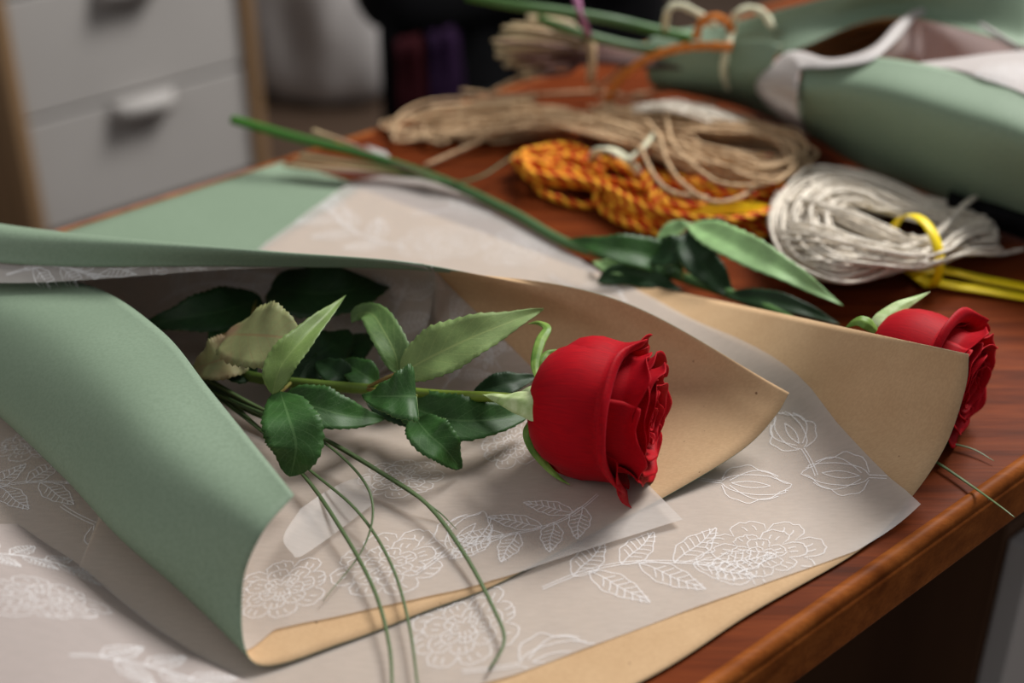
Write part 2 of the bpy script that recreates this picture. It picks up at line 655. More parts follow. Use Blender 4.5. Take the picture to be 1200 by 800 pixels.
# ------------------------------------------------------------------ white drawer units
def drawer_unit(label, D, left, right, zgap, dh, ndraw, depth, frame=0.020, handle=True):
    """front plane at N-distance D; left/right are E-coordinates of the drawer fronts"""
    zc0 = zgap - dh * round(zgap / dh - 0.5)
    c = E * ((left + right) / 2) + N * (D + depth / 2)
    top = zgap + dh * ndraw[1]
    bot = zgap - dh * ndraw[0]
    t = thing('drawer_unit', (c.x, c.y, 0), label, 'drawer unit')
    w = (right - left) / 2
    hz = (top) / 2
    for s in (-1, 1):
        Buf().box(c + E * s * (w + frame / 2 + 0.001) + Z * (top / 2 + 0.01), E * frame / 2, N * (depth / 2 + 0.012), Z * (top / 2 + 0.01)).build('side_panel', M['oak'], t, smooth=False, bevel=0.002)
    Buf().box(c + N * (depth / 2 - 0.006) + Z * (top / 2), E * w, N * 0.005, Z * top / 2).build('back_panel', M['oak'], t, smooth=False)
    Buf().box(c + Z * (top + 0.010), E * w, N * (depth / 2), Z * 0.009).build('top_panel', M['oak'], t, smooth=False, bevel=0.002)
    if bot > 0.03:
        Buf().box(c + Z * (bot / 2), E * w, N * (depth / 2 - 0.02), Z * bot / 2 * 0.98).build('plinth', M['oak'], t, smooth=False)
    k = -ndraw[0]
    while k < ndraw[1]:
        z0 = zgap + dh * k
        zc = z0 + dh / 2
        d = Buf().box(E * ((left + right) / 2) + N * (D + 0.009) + Z * zc, E * (w - 0.002), N * 0.009, Z * (dh / 2 - 0.0035)).build('drawer', M['white_lam'], t, smooth=False, bevel=0.002)
        Buf().box(E * ((left + right) / 2) + N * (D + 0.09) + Z * zc, E * (w - 0.012), N * 0.068, Z * (dh / 2 - 0.02)).build('drawer_box', M['white_lam'], d, smooth=False)
        if handle:
            zt = z0 + dh - 0.0035
            g = []
            for s in (-1, -0.92, -0.7, 0, 0.7, 0.92, 1):
                e = 1 - max(0, (abs(s) - 0.7) / 0.3) ** 2
                hp = E * ((left + right) / 2 + s * 0.056) + N * D
                g.append([hp + Z * zt - N * 0.0, hp - N * (0.010 * e) + Z * (zt + 0.001), hp - N * (0.026 * e) + Z * (zt - 0.004), hp - N * (0.030 * e) + Z * (zt - 0.012), hp - N * (0.026 * e) + Z * (zt - 0.020 - 0.008 * e), hp + Z * (zt - 0.022 - 0.012 * e)])
            Buf().grid(g, flip=True).build('handle', M['white_lam'], d)
        k += 1
    return t


pl, pr = WD(30, 145, 2.0), WD(287, 75, 2.0)
zg = (pl.z + pr.z) / 2
drawer_unit('chest of white drawers in a brown wooden frame behind the table', 2.0, pl.dot(E), pr.dot(E), zg, 0.190, (1, 2), 0.42)

# ------------------------------------------------------------------ sack, chair, pedestal
def lathe_sack():
    c = WD(392, 105, 2.62)
    c.z = 0
    prof = [(0.0, 0.004), (0.13, 0.004), (0.185, 0.03), (0.205, 0.10), (0.205, 0.22), (0.19, 0.34), (0.155, 0.43), (0.125, 0.47), (0.135, 0.50), (0.15, 0.52), (0.14, 0.52), (0.115, 0.47), (0.0, 0.45)]
    t = thing('sack', (c.x, c.y, 0), 'bulging pale grey sack standing on the floor beside the drawers', 'sack')
    g = []
    for i in range(41):
        a = 2 * PI * i / 40
        row = []
        for p in spline([V((r, 0, z)) for r, z in prof], 44):
            k = 1 + 0.07 * math.sin(5 * a + p.z * 9) * min(1, p.z * 6) + 0.03 * math.sin(11 * a)
            row.append(V((c.x + math.cos(a) * p.x * k, c.y + math.sin(a) * p.x * k, max(0.002, p.z))))
        g.append(row)
    Buf().grid(g).build('body', M['sack'], t)
    ring = [V((c.x + math.cos(a) * 0.128, c.y + math.sin(a) * 0.128, 0.47)) for a in [2 * PI * i / 40 for i in range(41)]]
    Buf().tube(ring, 0.006, 6).build('tie_cord', M['jute'], t)


lathe_sack()


def rounded_slab(c, ax, ay, az, bulge, n=14):
    """cushion: superellipse slab about c"""
    g = []
    for i in range(2 * n + 1):
        a = 2 * PI * i / (2 * n)
        row = []
        for j in range(n + 1):
            b = -PI / 2 + PI * j / n
            f = lambda x, e: math.copysign(abs(x) ** e, x)
            row.append(c + ax * (f(math.cos(a), 0.35) * f(math.cos(b), 0.35)) + az * (f(math.sin(a), 0.35) * f(math.cos(b), 0.35)) + ay * f(math.sin(b), bulge))
        g.append(row)
    return g


def office_chair():
    p = WD(416, 45, 1.42) + E * 0.272
    c = V((p.x, p.y, 0))
    zb = WD(425, 57, 1.42).z
    t = thing('office_chair', c, 'black upholstered office chair pushed against the far side of the table', 'chair')
    bk = c + E * 0.0
    Buf().grid(rounded_slab(bk + Z * (zb + 0.20), E * 0.275, N * 0.045, Z * 0.20 + N * 0.02, 0.6)).build('backrest', M['black'], t)
    Buf().grid(rounded_slab(bk - N * 0.24 + Z * 0.44, E * 0.25, N * 0.22, Z * 0.055, 0.35)).build('seat', M['black'], t)
    g = [[bk + E * (0.265 - 0.53 * j / 16) - N * (0.032 + 0.010 * math.sin(j * 1.3)) + Z * (0.78 - 0.52 * i / 10) for j in range(17)] for i in range(11)]
    sheet('back_cover', g, M['black'], M['black'], 0.003, t)
    Buf().tube([bk - N * 0.24 + Z * 0.09, bk - N * 0.24 + Z * 0.39], 0.025, 12).build('gas_post', M['metal'], t)
    Buf().tube(spline([bk - N * 0.24 + Z * 0.385, bk + N * 0.05 + Z * 0.39, bk + N * 0.055 + Z * 0.56, bk + N * 0.06 + Z * 0.80], 14), 0.018, 8).build('back_bracket', M['metal'], t)
    for k in range(5):
        a = 2 * PI * k / 5 + 0.4
        d = V((math.cos(a), math.sin(a), 0))
        o = Buf().tube([bk - N * 0.24 + Z * 0.10, bk - N * 0.24 + d * 0.15 + Z * 0.09, bk - N * 0.24 + d * 0.29 + Z * 0.065], lambda q: 0.024 - 0.010 * q, 8).build('base_arm', M['metal'], t)
        w = bk - N * 0.24 + d * 0.29
        sd = d.cross(Z)
        Buf().tube([w - sd * 0.02 + Z * 0.029, w + sd * 0.02 + Z * 0.029], 0.028, 14, up=d).build('caster', M['metal'], o)
    # two scarves hung over the chair's corner
    for nm, m, x0, x1, lab in (('scarf', 'maroon', -0.250, -0.205, 'dark red scarf hanging from the black office chair'), ('scarf', 'violet', -0.197, -0.145, 'deep purple scarf hanging from the black office chair')):
        g = []
        for i in range(13):
            z = zb + 0.02 - 0.34 * i / 12
            g.append([bk + E * (x0 + (x1 - x0) * j / 6) - N * (0.052 + 0.008 * math.sin(j * 2 + i * 0.4)) + Z * z for j in range(7)])
        o = sheet(nm, g, M[m], M[m], 0.004)
        tag(o, lab, 'scarf', None)


office_chair()

# pedestal under the near side of the table: white front, dark brown sides
pp = WD(1212, 640, NEAR + 0.045)
pe = pp.dot(E)
pc = E * (pe + 0.22) + N * (NEAR + 0.045 + 0.21)
ped = thing('pedestal_cabinet', (pc.x, pc.y, 0), 'pedestal cabinet with white doors and dark sides under the wooden table', 'cabinet')
Buf().box(pc + Z * 0.31, E * 0.22, N * 0.19, Z * 0.29).build('body', M['brown_side'], ped, smooth=False, bevel=0.002)
for s in (-1, 1):
    for s2 in (-1, 1):
        Buf().tube([pc + E * 0.18 * s + N * 0.15 * s2, pc + E * 0.18 * s + N * 0.15 * s2 + Z * 0.022], 0.018, 12).build('foot', M['metal'], ped)
for k in range(2):
    d = Buf().box(pc - N * 0.1995 + Z * (0.165 + 0.285 * k), E * 0.216, N * 0.009, Z * 0.139).build('door', M['white_lam'], ped, smooth=False, bevel=0.002)
    Buf().tube([pc - N * 0.222 - E * 0.05 + Z * (0.26 + 0.285 * k), pc - N * 0.222 + E * 0.05 + Z * (0.26 + 0.285 * k)], 0.005, 8).build('handle', M['metal'], d)

# ------------------------------------------------------------------ flat and half-rolled papers
H0, H3, HT3, H1, HT1, H2 = 0.0006, 0.0006, 0.0013, 0.0020, 0.0027, 0.0042

# green sheet lying face up along the far edge
g = quad_grid(W(331, 189, H0), W(425, 217, H0), T(-0.20, 0.70, H0), T(-0.52, 0.665, H0), 12, 12)
if gnormals(g)[5][5].z < 0:
    g = [r[::-1] for r in g]
o = sheet('wrapping_paper', g, M['green'], M['kraft'])
tag(o, 'flat sheet of sage green paper lying along the far table edge', 'paper')

# lower sheet at the near left, with its tissue
g = quad_grid(T(-0.60, 0.60, H3), T(-0.24, 0.76, H3), T(0.0, 0.42, H3), T(-0.33, 0.20, H3), 16, 16)
g = [r[::-1] for r in g]
if gnormals(g)[5][5].z < 0:
    g = [r[::-1] for r in g]
o = sheet('wrapping_paper', g, M['kraft'], M['green'])
tag(o, 'flat brown kraft sheet under the rolled green paper, beside the raised tissue', 'paper')


def up_grid(g):
    k = gnormals(g)[len(g) // 2][len(g[0]) // 2]
    return g if k.z > 0 else [r[::-1] for r in g]


def tissue(name, g, label, mat='tissue', parent=None):
    g = up_grid(g)
    o = Buf().grid(g).build(name, M[mat], parent)
    if label:
        tag(o, label, 'tissue paper')
    b = BVHTree.FromPolygons([tuple(p) for r in g for p in r], [(i * len(g[0]) + j, (i + 1) * len(g[0]) + j, (i + 1) * len(g[0]) + j + 1, i * len(g[0]) + j + 1) for i in range(len(g) - 1) for j in range(len(g[0]) - 1)])
    return o, b


g = quad_grid(T(-0.59, 0.585, HT3), T(-0.25, 0.735, HT3), T(-0.02, 0.42, HT3), T(-0.32, 0.215, HT3), 40, 40)
t3, t3b = tissue('tissue_sheet', noisy(g, 0.0003, 30), 'floral tissue lying flat in the shadow of the rolled green paper')

# big kraft sheet under the open wrap, its far right corner curling up over the second rose
lefts = [W(422, 221, H1), W(372, 248, H1), W(310, 290, H1), T(-0.19, 0.76, H1), T(-0.20, 0.65, H1), T(-0.20, 0.55, H1), T(-0.20, 0.44, H1), T(-0.20, 0.36, H1)]
rights = [W(1135, 415, 0.076), W(1130, 455, 0.058), W(1108, 522, 0.027), W(1066, 585, 0.006), W(1009, 643, H1), W(880, 718, H1), W(754, 797, H1), T(-0.03, 0.385, H1)]
rows = []
for k, (a, b) in enumerate(zip(lefts, rights)):
    r = []
    hb = b.z - TT - H1
    for j in range(9):
        s = j / 8
        x = max(0, (s - 0.45) / 0.55)
        p = a.lerp(b, s)
        p.z = TT + H1 + hb * (x * x * (0.55 + 0.45 * x))
        r.append(p)
    rows.append(r)
rows[0] = [W(422, 221, H1), W(490, 246, H1), W(560, 271, H1), W(630, 296, H1), W(700, 321, H1 + 0.001), W(810, 345, 0.014), W(920, 368, 0.040), W(1030, 392, 0.062), W(1135, 415, 0.076)]
rows[1] = [a.lerp(b, 0.5) for a, b in zip(rows[0], rows[2])]
rows[1][-1] = W(1131, 455, 0.058)
gS1 = surf(rows, 60, 60)
if gnormals(gS1)[30][30].z < 0:
    gS1 = [r[::-1] for r in gS1]
o = sheet('wrapping_paper', gS1, M['kraft'], M['green'])
tag(o, 'large brown kraft sheet whose corner curls up over the second rose', 'paper')
nS = len(gS1[0])
bS1 = BVHTree.FromPolygons([tuple(p) for r in gS1 for p in r], [(i * nS + j, (i + 1) * nS + j, (i + 1) * nS + j + 1, i * nS + j + 1) for i in range(len(gS1) - 1) for j in range(nS - 1)])


def drop(p, bvh, off, floor_h):
    hit = bvh.ray_cast(V((p.x, p.y, TT + 0.2)), V((0, 0, -1)))
    z = hit[0].z + off if hit[0] is not None else TT + floor_h
    return V((p.x, p.y, z))


LC = [(-0.114, 0.937), (-0.135, 0.895), (-0.163, 0.837), (-0.18, 0.78), (-0.19, 0.70), (-0.195, 0.63), (-0.2, 0.58), (-0.2, 0.50), (-0.2, 0.42), (-0.2, 0.37)]
RC = [W(488, 205), W(572, 240), W(695, 317), W(770, 368), W(915, 480), W(1076, 607), W(1003, 650), W(800, 722), W(600, 797), T(-0.10, 0.40)]
gT1 = []
for i in range(91):
    s = 9 * i / 90
    k = min(int(s), 8)
    f = s - k
    a = T(*LC[k]).lerp(T(*LC[k + 1]), f)
    b = RC[k].lerp(RC[k + 1], f)
    row = []
    for j in range(61):
        p = a.lerp(b, j / 60)
        q = drop(p, bS1, 0.0008, 0.0026)
        q.z += 0.0006 * noise.noise(p * 40)
        cd = (V((p.x, p.y)) - V((RC[5].x, RC[5].y))).length
        if cd < 0.03:
            q.z += 0.006 * (1 - cd / 0.03) ** 2
        row.append(q)
    gT1.append(row)
t1, t1b = tissue('tissue_sheet', gT1, 'broad floral tissue spread flat over the kraft sheet, reaching its right edge')

# ---- the open wrap around the first rose: near edge rolled over, far edge folded over
st = []
st.append([W(345, 580, 0.060), W(306, 627, 0.053), W(284, 692, 0.030), W(300, 777, 0.008), W(403, 752, H2), W(500, 715, H2), W(580, 685, H2), W(690, 627, H2), W(775, 584, H2 + 0.001), W(868, 528, 0.014), W(908, 488, 0.025), W(925, 460, 0.034)])
st.append([W(250, 462, 0.062), T(-0.160, 0.525, 0.060), W(150, 624, 0.030), T(-0.164, 0.508, 0.008), T(-0.145, 0.522, H2), T(-0.10, 0.548, H2), T(-0.05, 0.578, H2), T(0.0, 0.612, H2), T(0.042, 0.641, 0.006), T(0.056, 0.661, 0.026), T(0.057, 0.667, 0.042), W(720, 350, 0.055)])
st.append([W(187, 386, 0.060), T(-0.203, 0.585, 0.058), W(66, 535, 0.029), T(-0.213, 0.566, 0.008), T(-0.195, 0.582, H2), T(-0.165, 0.605, H2), T(-0.13, 0.63, H2), T(-0.09, 0.66, H2), T(-0.055, 0.690, 0.006), T(-0.040, 0.706, 0.036), W(515, 315, 0.068), W(515, 318, 0.065)])
st.append([W(98, 333, 0.054), T(-0.255, 0.647, 0.053), W(-35, 440, 0.027), T(-0.279, 0.636, 0.008), T(-0.262, 0.650, H2), T(-0.24, 0.665, H2), T(-0.215, 0.682, H2), T(-0.185, 0.703, H2), T(-0.16, 0.722, 0.006), T(-0.142, 0.732, 0.040), W(300, 293, 0.078), W(300, 312, 0.067)])
st.append([T(-0.31, 0.712, 0.048), T(-0.335, 0.70, 0.048), T(-0.37, 0.705, 0.026), T(-0.36, 0.715, 0.008), T(-0.35, 0.72, H2), T(-0.335, 0.728, H2), T(-0.32, 0.735, H2), T(-0.305, 0.745, H2), T(-0.295, 0.756, 0.006), T(-0.288, 0.764, 0.042), W(0, 265, 0.078), W(0, 308, 0.066)])
st.append([p + V((-0.11, 0.045, 0)) for p in st[-1]])
for q in range(4):
    st[5][q] += V((0.02, 0, 0))
NVS = len(st[0]) - 1


def S2(u, v):
    return ev([ev(r, v) for r in st], u)


gS2 = [[S2(5 * i / 80, NVS * j / 110) for j in range(111)] for i in range(81)]
flip2 = gnormals(gS2)[20][60].z < 0
if flip2:
    gS2 = [r[::-1] for r in gS2]
o = sheet('wrapping_paper', gS2, M['kraft'], M['green'], 0.00035)
tag(o, 'green-backed wrap rolled over at one side, open around the first rose', 'paper')


def pw(x, pts):
    for (a, ya), (b, yb) in zip(pts, pts[1:]):
        if x <= b:
            return ya + (yb - ya) * max(0, (x - a)) / (b - a)
    return pts[-1][1]


def seek(f, lo, hi, n=60):
    """first sign change of f between lo and hi"""
    a0, fa = lo, f(lo)
    for i in range(1, n + 1):
        x = lo + (hi - lo) * i / n
        fx = f(x)
        if fa * fx <= 0:
            return a0 + (x - a0) * abs(fa) / max(1e-9, abs(fa) + abs(fx))
        a0, fa = x, fx
    return None


def edge_low(px):
    return pw(px, [(270, 752), (290, 746), (420, 718), (550, 690), (800, 610), (900, 578)])


UMIN = [(0, 0.03), (2, 0.03), (3, 0.10)]
for vv in (3.6, 4, 4.5, 5, 5.5, 6, 6.5, 7, 7.4, 7.8, 8.2, 8.6):
    fx = lambda u: PX(S2(u, vv))[1] - edge_low(PX(S2(u, vv))[0])
    r_ = seek(fx, 0.5, -0.6)
    if r_ is not None:
        UMIN.append((vv, r_))
diag = lambda p: (p[0] - 512) * (610 - 318) - (p[1] - 318) * (800 - 512)
VEND = []
for uu in [-0.5 + 0.05 * k for k in range(51)]:
    r_ = seek(lambda v: diag(PX(S2(uu, v))), 6.5, 11.0)
    if r_ is not None:
        VEND.append((uu, r_))
VEND += [(2.05, 11.0), (3.0, 11.2), (4.0, 11.5), (5.0, 11.5)]
gT2 = []
for i in range(111):
    row = []
    for j in range(121):
        q = j / 120
        v = q * 8
        for _ in range(8):
            u0 = pw(v, UMIN)
            u = u0 + (4.9 - u0) * (i / 110) ** 1.4
            v = q * pw(u, VEND)
        p = S2(u, v)
        a = S2(u + 0.02, v) - S2(u - 0.02, v)
        b = S2(u, v + 0.03) - S2(u, v - 0.03)
        nn = a.cross(b)
        if nn.length > 1e-12:
            nn.normalize()
            if flip2:
                nn = -nn
            p = p + nn * 0.0010
        if p.z < TT + 0.0036:
            p.z = TT + 0.0036
        row.append(p)
    gT2.append(row)
t2, t2b = tissue('tissue_sheet', gT2, 'floral tissue lining the open wrap under the first rose')
if True:
    pass

# raised tissue at the near left
rows = [[W(20, 612, 0.002), W(90, 660, 0.002), W(172, 722, 0.002), W(250, 774, 0.002), W(340, 826, 0.002)],
        [W(-20, 618, 0.014), W(46, 660, 0.014), W(126, 718, 0.014), W(206, 766, 0.013), W(296, 822, 0.010)],
        [W(-70, 680, 0.034), W(0, 706, 0.034), W(84, 760, 0.034), W(154, 806, 0.030), W(246, 868, 0.026)],
        [W(-130, 770, 0.044), W(-60, 800, 0.044), W(20, 840, 0.044), W(100, 890, 0.04), W(190, 950, 0.032)],
        [W(-200, 860, 0.04), W(-130, 900, 0.04), W(-50, 940, 0.04), W(30, 990, 0.035), W(120, 1040, 0.03)]]
t4, t4b = tissue('tissue_sheet', noisy(surf(rows, 36, 36), 0.002, 18), 'pinkish floral tissue bulging up beside the flat kraft sheet', 'tissue_pink')
# small turned-up corner of tissue in front of the rolled paper
rows = [[W(352, 596, 0.016), W(378, 578, 0.013), W(405, 564, 0.011), W(434, 556, 0.009)],
        [W(332, 630, 0.016), W(362, 616, 0.012), W(398, 596, 0.0095), W(436, 572, 0.0085)],
        [W(346, 653, 0.013), W(356, 650, 0.011), W(388, 628, 0.0085), W(438, 590, 0.008)]]
t5, t5b = tissue('tissue_scrap', surf(rows, 14, 18), 'small scrap of translucent tissue under the long grass blades', 'tissue_thin')

# ------------------------------------------------------------------ floral line prints on the tissues
def d_leaf(base, ang, ln, wd, out, r):
    c, s = math.cos(ang), math.sin(ang)
    tf = lambda x, y: (base[0] + c * x - s * y, base[1] + s * x + c * y)
    n = 16
    L, R_ = [], []
    for i in range(n + 1):
        t = i / n
        w = wd * (math.sin(PI * t ** 0.8)) * (1 + 0.08 * math.sin(t * 23 + ang))
        L.append(tf(ln * t, w)); R_.append(tf(ln * t, -w))
    out += [L, R_, [tf(ln * i / 8, 0.02 * ln * math.sin(i)) for i in range(9)]]
    for k in range(2, 8):
        t = k / 8.5
        w = wd * math.sin(PI * t ** 0.8) * 0.85
        for sg in (-1, 1):
            out.append([tf(ln * t, 0), tf(ln * (t + 0.06), sg * w * 0.5), tf(ln * (t + 0.10), sg * w)])


def d_spray(r):
    out = []
    stem = [(-0.5 + x / 10.0, 0.10 * math.sin(x * 0.35)) for x in range(11)]
    out.append(stem)
    out.append([(x, y + 0.02) for x, y in stem])
    for k, (i, a) in enumerate(((2, 0.9), (3, -0.9), (5, 0.8), (6, -0.75), (8, 0.7), (9, -0.6), (10, 0.0))):
        d_leaf(stem[i], a + r.uniform(-0.15, 0.15), 0.40 + r.uniform(-0.05, 0.05), 0.085, out, r)
    return out


def d_bloom(r):
    """peony: nested scalloped outlines, each petal with a notch and a crease"""
    out = []
    ph = r.uniform(0, 6)
    for n, R0, R1 in ((8, 0.50, 0.34), (7, 0.35, 0.22), (5, 0.23, 0.12), (3, 0.13, 0.05)):
        jit = [r.uniform(0.86, 1.08) for _ in range(n)]
        pts = []
        for i in range(n * 10 + 1):
            a = i / 10.0
            k = int(a) % n
            f = a - int(a)
            sc = math.sin(PI * f) ** 0.45
            rad = R1 + (R0 * jit[k] - R1) * sc * (1 - 0.10 * math.exp(-((f - 0.5) / 0.07) ** 2)) + 0.008 * math.sin(f * 25 + k)
            an = 2 * PI * a / n + ph
            pts.append((rad * math.cos(an), 0.74 * rad * math.sin(an)))
        out.append(pts)
        for k in range(n):
            for df in (0.35, 0.6):
                an = 2 * PI * (k + df) / n + ph
                out.append([(q * math.cos(an + 0.05 * math.sin(q * 30)), 0.74 * q * math.sin(an + 0.05 * math.sin(q * 30))) for q in (R1 * 1.05, R1 * 0.6 + R0 * 0.4, R1 * 0.35 + R0 * 0.62)])
        ph += 0.5
    return out


def d_bud(r):
    """half-open tulip-like flower on a double-lined stalk"""
    out = []

    def pet(ang, ln, w, x0=-0.3):
        c, s_ = math.cos(ang), math.sin(ang)
        pts = []
        for i in range(21):
            t = i / 20
            a = PI * (t - 0.5) * 1.9
            x = ln * (0.5 + 0.5 * math.cos(a)) * (1 + 0.05 * math.sin(a * 6 + ang))
            y = w * math.sin(a) * 0.95
            pts.append((x0 + c * x - s_ * y, s_ * x + c * y))
        out.append(pts)
    pet(0.0, 0.70, 0.17)
    for s_ in (-1, 1):
        out.append([(-0.3 + 0.68 * t, s_ * (0.05 + 0.28 * math.sin(PI * t ** 0.7) * (1 - 0.25 * t) + 0.02 * math.sin(t * 19))) for t in [i / 16 for i in range(17)]])
        out.append([(-0.22 + 0.5 * t, s_ * (0.04 + 0.20 * math.sin(PI * t * 0.8))) for t in [i / 10 for i in range(11)]])
        out.append([(-0.2 + 0.4 * t, s_ * 0.05 * math.sin(PI * t)) for t in [i / 8 for i in range(9)]])
        out.append([(-0.30 - 0.5 * t, s_ * 0.018 + 0.06 * t * t) for t in [i / 8 for i in range(9)]])
    return out


DES = {'spray': d_spray, 'bloom': d_bloom, 'bud': d_bud}
CAMP = V((0, 0, TT + CAMH))


def prints(obj, bvh, items, width=0.00055):
    b = Buf()
    for k, (px, py, kind, size, rot) in enumerate(items):
        d = ray(px, py).normalized()
        hit = bvh.ray_cast(CAMP, d)
        if hit[0] is None:
            continue
        c, n = hit[0], hit[1]
        if n.dot(d) > 0:
            n = -n
        xa = (V((1, 0, 0)) - n * n.x).normalized()
        ya = n.cross(xa)
        cr_, sr_ = math.cos(rot), math.sin(rot)
        for line in DES[kind](random.Random(k * 7 + 3)):
            pts = []
            for x, y in line:
                q = c + xa * ((x * cr_ - y * sr_) * size) + ya * ((x * sr_ + y * cr_) * size)
                hh = bvh.ray_cast(q + n * 0.02, -n, 0.05)
                if hh[0] is None:
                    if len(pts) > 1:
                        ribbon(b, pts, width)
                    pts = []
                    continue
                hn = hh[1] if hh[1].dot(n) > 0 else -hh[1]
                pts.append((hh[0] + hn * 0.00025, hn))
            if len(pts) > 1:
                ribbon(b, pts, width)
    if b.v:
        o = b.build('floral_print', M['print'], obj)
        o['kind'] = 'stuff'
        o['label'] = 'white line drawing of flowers and leaves'


def ribbon(b, pts, w):
    base = len(b.v)
    n = len(pts)
    for i, (p, nn) in enumerate(pts):
        tg = pts[min(i + 1, n - 1)][0] - pts[max(i - 1, 0)][0]
        sd = nn.cross(tg)
        sd = sd.normalized() if sd.length > 1e-9 else V((0, 0, 0))
        b.v += [p + sd * w * 0.5, p - sd * w * 0.5]
        b.uv += [(0, 0), (0, 1)]
    for i in range(n - 1):
        b.f.append((base + 2 * i, base + 2 * i + 1, base + 2 * i + 3, base + 2 * i + 2))
        b.mi.append(0)


prints(t1, t1b, [(880, 568, 'bud', 0.048, -0.15), (890, 650, 'bloom', 0.064, 0.3), (928, 508, 'bud', 0.040, 1.9), (985, 556, 'bud', 0.046, 2.9), (735, 674, 'spray', 0.080, 0.25), (545, 735, 'bloom', 0.06, 0.9),
                 (520, 285, 'bloom', 0.07, 0.2), (430, 268, 'spray', 0.08, 2.4), (610, 290, 'bloom', 0.06, 1.2), (700, 345, 'bud', 0.05, -0.7), (560, 240, 'bud', 0.06, 0.4), (650, 770, 'bud', 0.05, 0.3)])
prints(t2, t2b, [(640, 605, 'spray', 0.062, 3.75), (458, 660, 'bloom', 0.060, 0.5), (600, 520, 'bloom', 0.045, 1.1), (478, 362, 'spray', 0.062, 1.2), (385, 385, 'bloom', 0.05, 0.2), (330, 690, 'bloom', 0.05, 0.8), (550, 362, 'spray', 0.055, -0.8),
                 (240, 345, 'spray', 0.06, 0.2), (545, 625, 'bud', 0.045, 1.0), (555, 430, 'spray', 0.05, 0.9), (470, 560, 'bloom', 0.045, 0.3), (360, 330, 'bud', 0.05, 0.0), (60, 322, 'spray', 0.05, 0.0), (200, 318, 'spray', 0.05, 0.0)])
prints(t3, t3b, [(30, 575, 'spray', 0.065, 0.2), (140, 625, 'bud', 0.05, -0.5), (40, 520, 'bloom', 0.04, 0.2)])
prints(t4, t4b, [(50, 700, 'bloom', 0.058, 0.3), (15, 655, 'spray', 0.05, 0.5), (170, 788, 'spray', 0.06, 0.2)], 0.0006)

# ------------------------------------------------------------------ plants
def leaf(parent, pts, hw, up='leaf_up', under='leaf_under', show='up', nrm=None, fold=0.25, shape=0.8, droop=0.0, name='leaf', teeth=0.045, tip=1.0, bend=0.0, seed=0, pwr=0.85):
    """pts: midrib from base to tip; hw half width in metres; show: which face looks along nrm"""
    n = 64
    mid_ = spline(pts, n)
    nh = nrm or (CAMP - pts[len(pts) // 2]).normalized() * 0.7 + V((0, 0, 0.5))
    nh = nh.normalized()
    nv = 9
    g = []
    for i, p in enumerate(mid_):
        t = i / (n - 1)
        tg = (mid_[min(i + 1, n - 1)] - mid_[max(i - 1, 0)]).normalized()
        sd = tg.cross(nh).normalized()
        nn = sd.cross(tg).normalized()
        w = hw * max(0.0, math.sin(PI * min(1, t) ** shape)) ** pwr
        w *= (1 - 0.25 * t * tip)
        w = max(w, hw * 0.02)
        saw = (i / 4.0) % 1.0
        row = []
        for j in range(nv):
            a = -1 + 2 * j / (nv - 1)
            k = a * (1 + (teeth * (2 * saw - 1) if abs(a) == 1 else 0))
            rip = 0.05 * hw * math.sin(t * 21 + seed + (2 if a > 0 else 0)) * abs(a)
            row.append(p + sd * (w * k * math.cos(fold)) + nn * (w * abs(k) * math.sin(fold) - bend * w * k * k + rip))
        g.append(row)
    m1, m2 = (M[up], M[under]) if show == 'up' else (M[under], M[up])
    if gnormals(g)[n // 2][nv // 2].dot(nh) < 0:
        g = [r[::-1] for r in g]
    o = sheet(name, g, m1, m2, 0.00022, parent)
    return o


def rose_frame(base, axis, roll):
    a = axis.normalized()
    x = a.cross(V((0, 0, 1))).normalized()
    y = x.cross(a).normalized()
    c, s = math.cos(roll), math.sin(roll)
    return lambda r, phi, z: base + a * z + (x * (math.cos(phi + roll)) + y * (math.sin(phi + roll))) * r


def petal(parent, fr, phi, half, prof, cut=0.18, ripple=0.0012, seed=0, tipout=0.0, nu=26, nv=18, lean=0.0, saddle=0.0):
    """prof: (z, r) points base to rim"""
    pp_ = [V((z, r, 0)) for z, r in prof]
    g = []
    for i in range(nu):
        a = -1 + 2 * i / (nu - 1)
        row = []
        for j in range(nv):
            t = j / (nv - 1)
            tm = 1 - cut * abs(a) ** 2.6
            q = ev(pp_, (len(pp_) - 1) * t * tm)
            wid = min(1.0, 0.55 + 1.2 * t) * (1 - 0.10 * max(0, t - 0.75) / 0.25)
            ph = phi + a * half * wid
            rr = q.y * (1 + lean * a)
            k = max(0, (t - 0.6) / 0.4)
            rr += k * k * (ripple * math.sin(a * 5 + seed) + ripple * 0.7 * math.sin(a * 11 + seed * 2.3))
            zz = q.x + k * k * (ripple * math.sin(a * 6 + seed * 1.7)) + tipout * k * max(0, 1 - abs(a) * 1.6) + saddle * t * t * a * a
            row.append(fr(max(rr, 0.0004), ph, zz))
        g.append(row)
    return sheet('petal', g, M['petal'], M['petal'], 0.00045, parent)


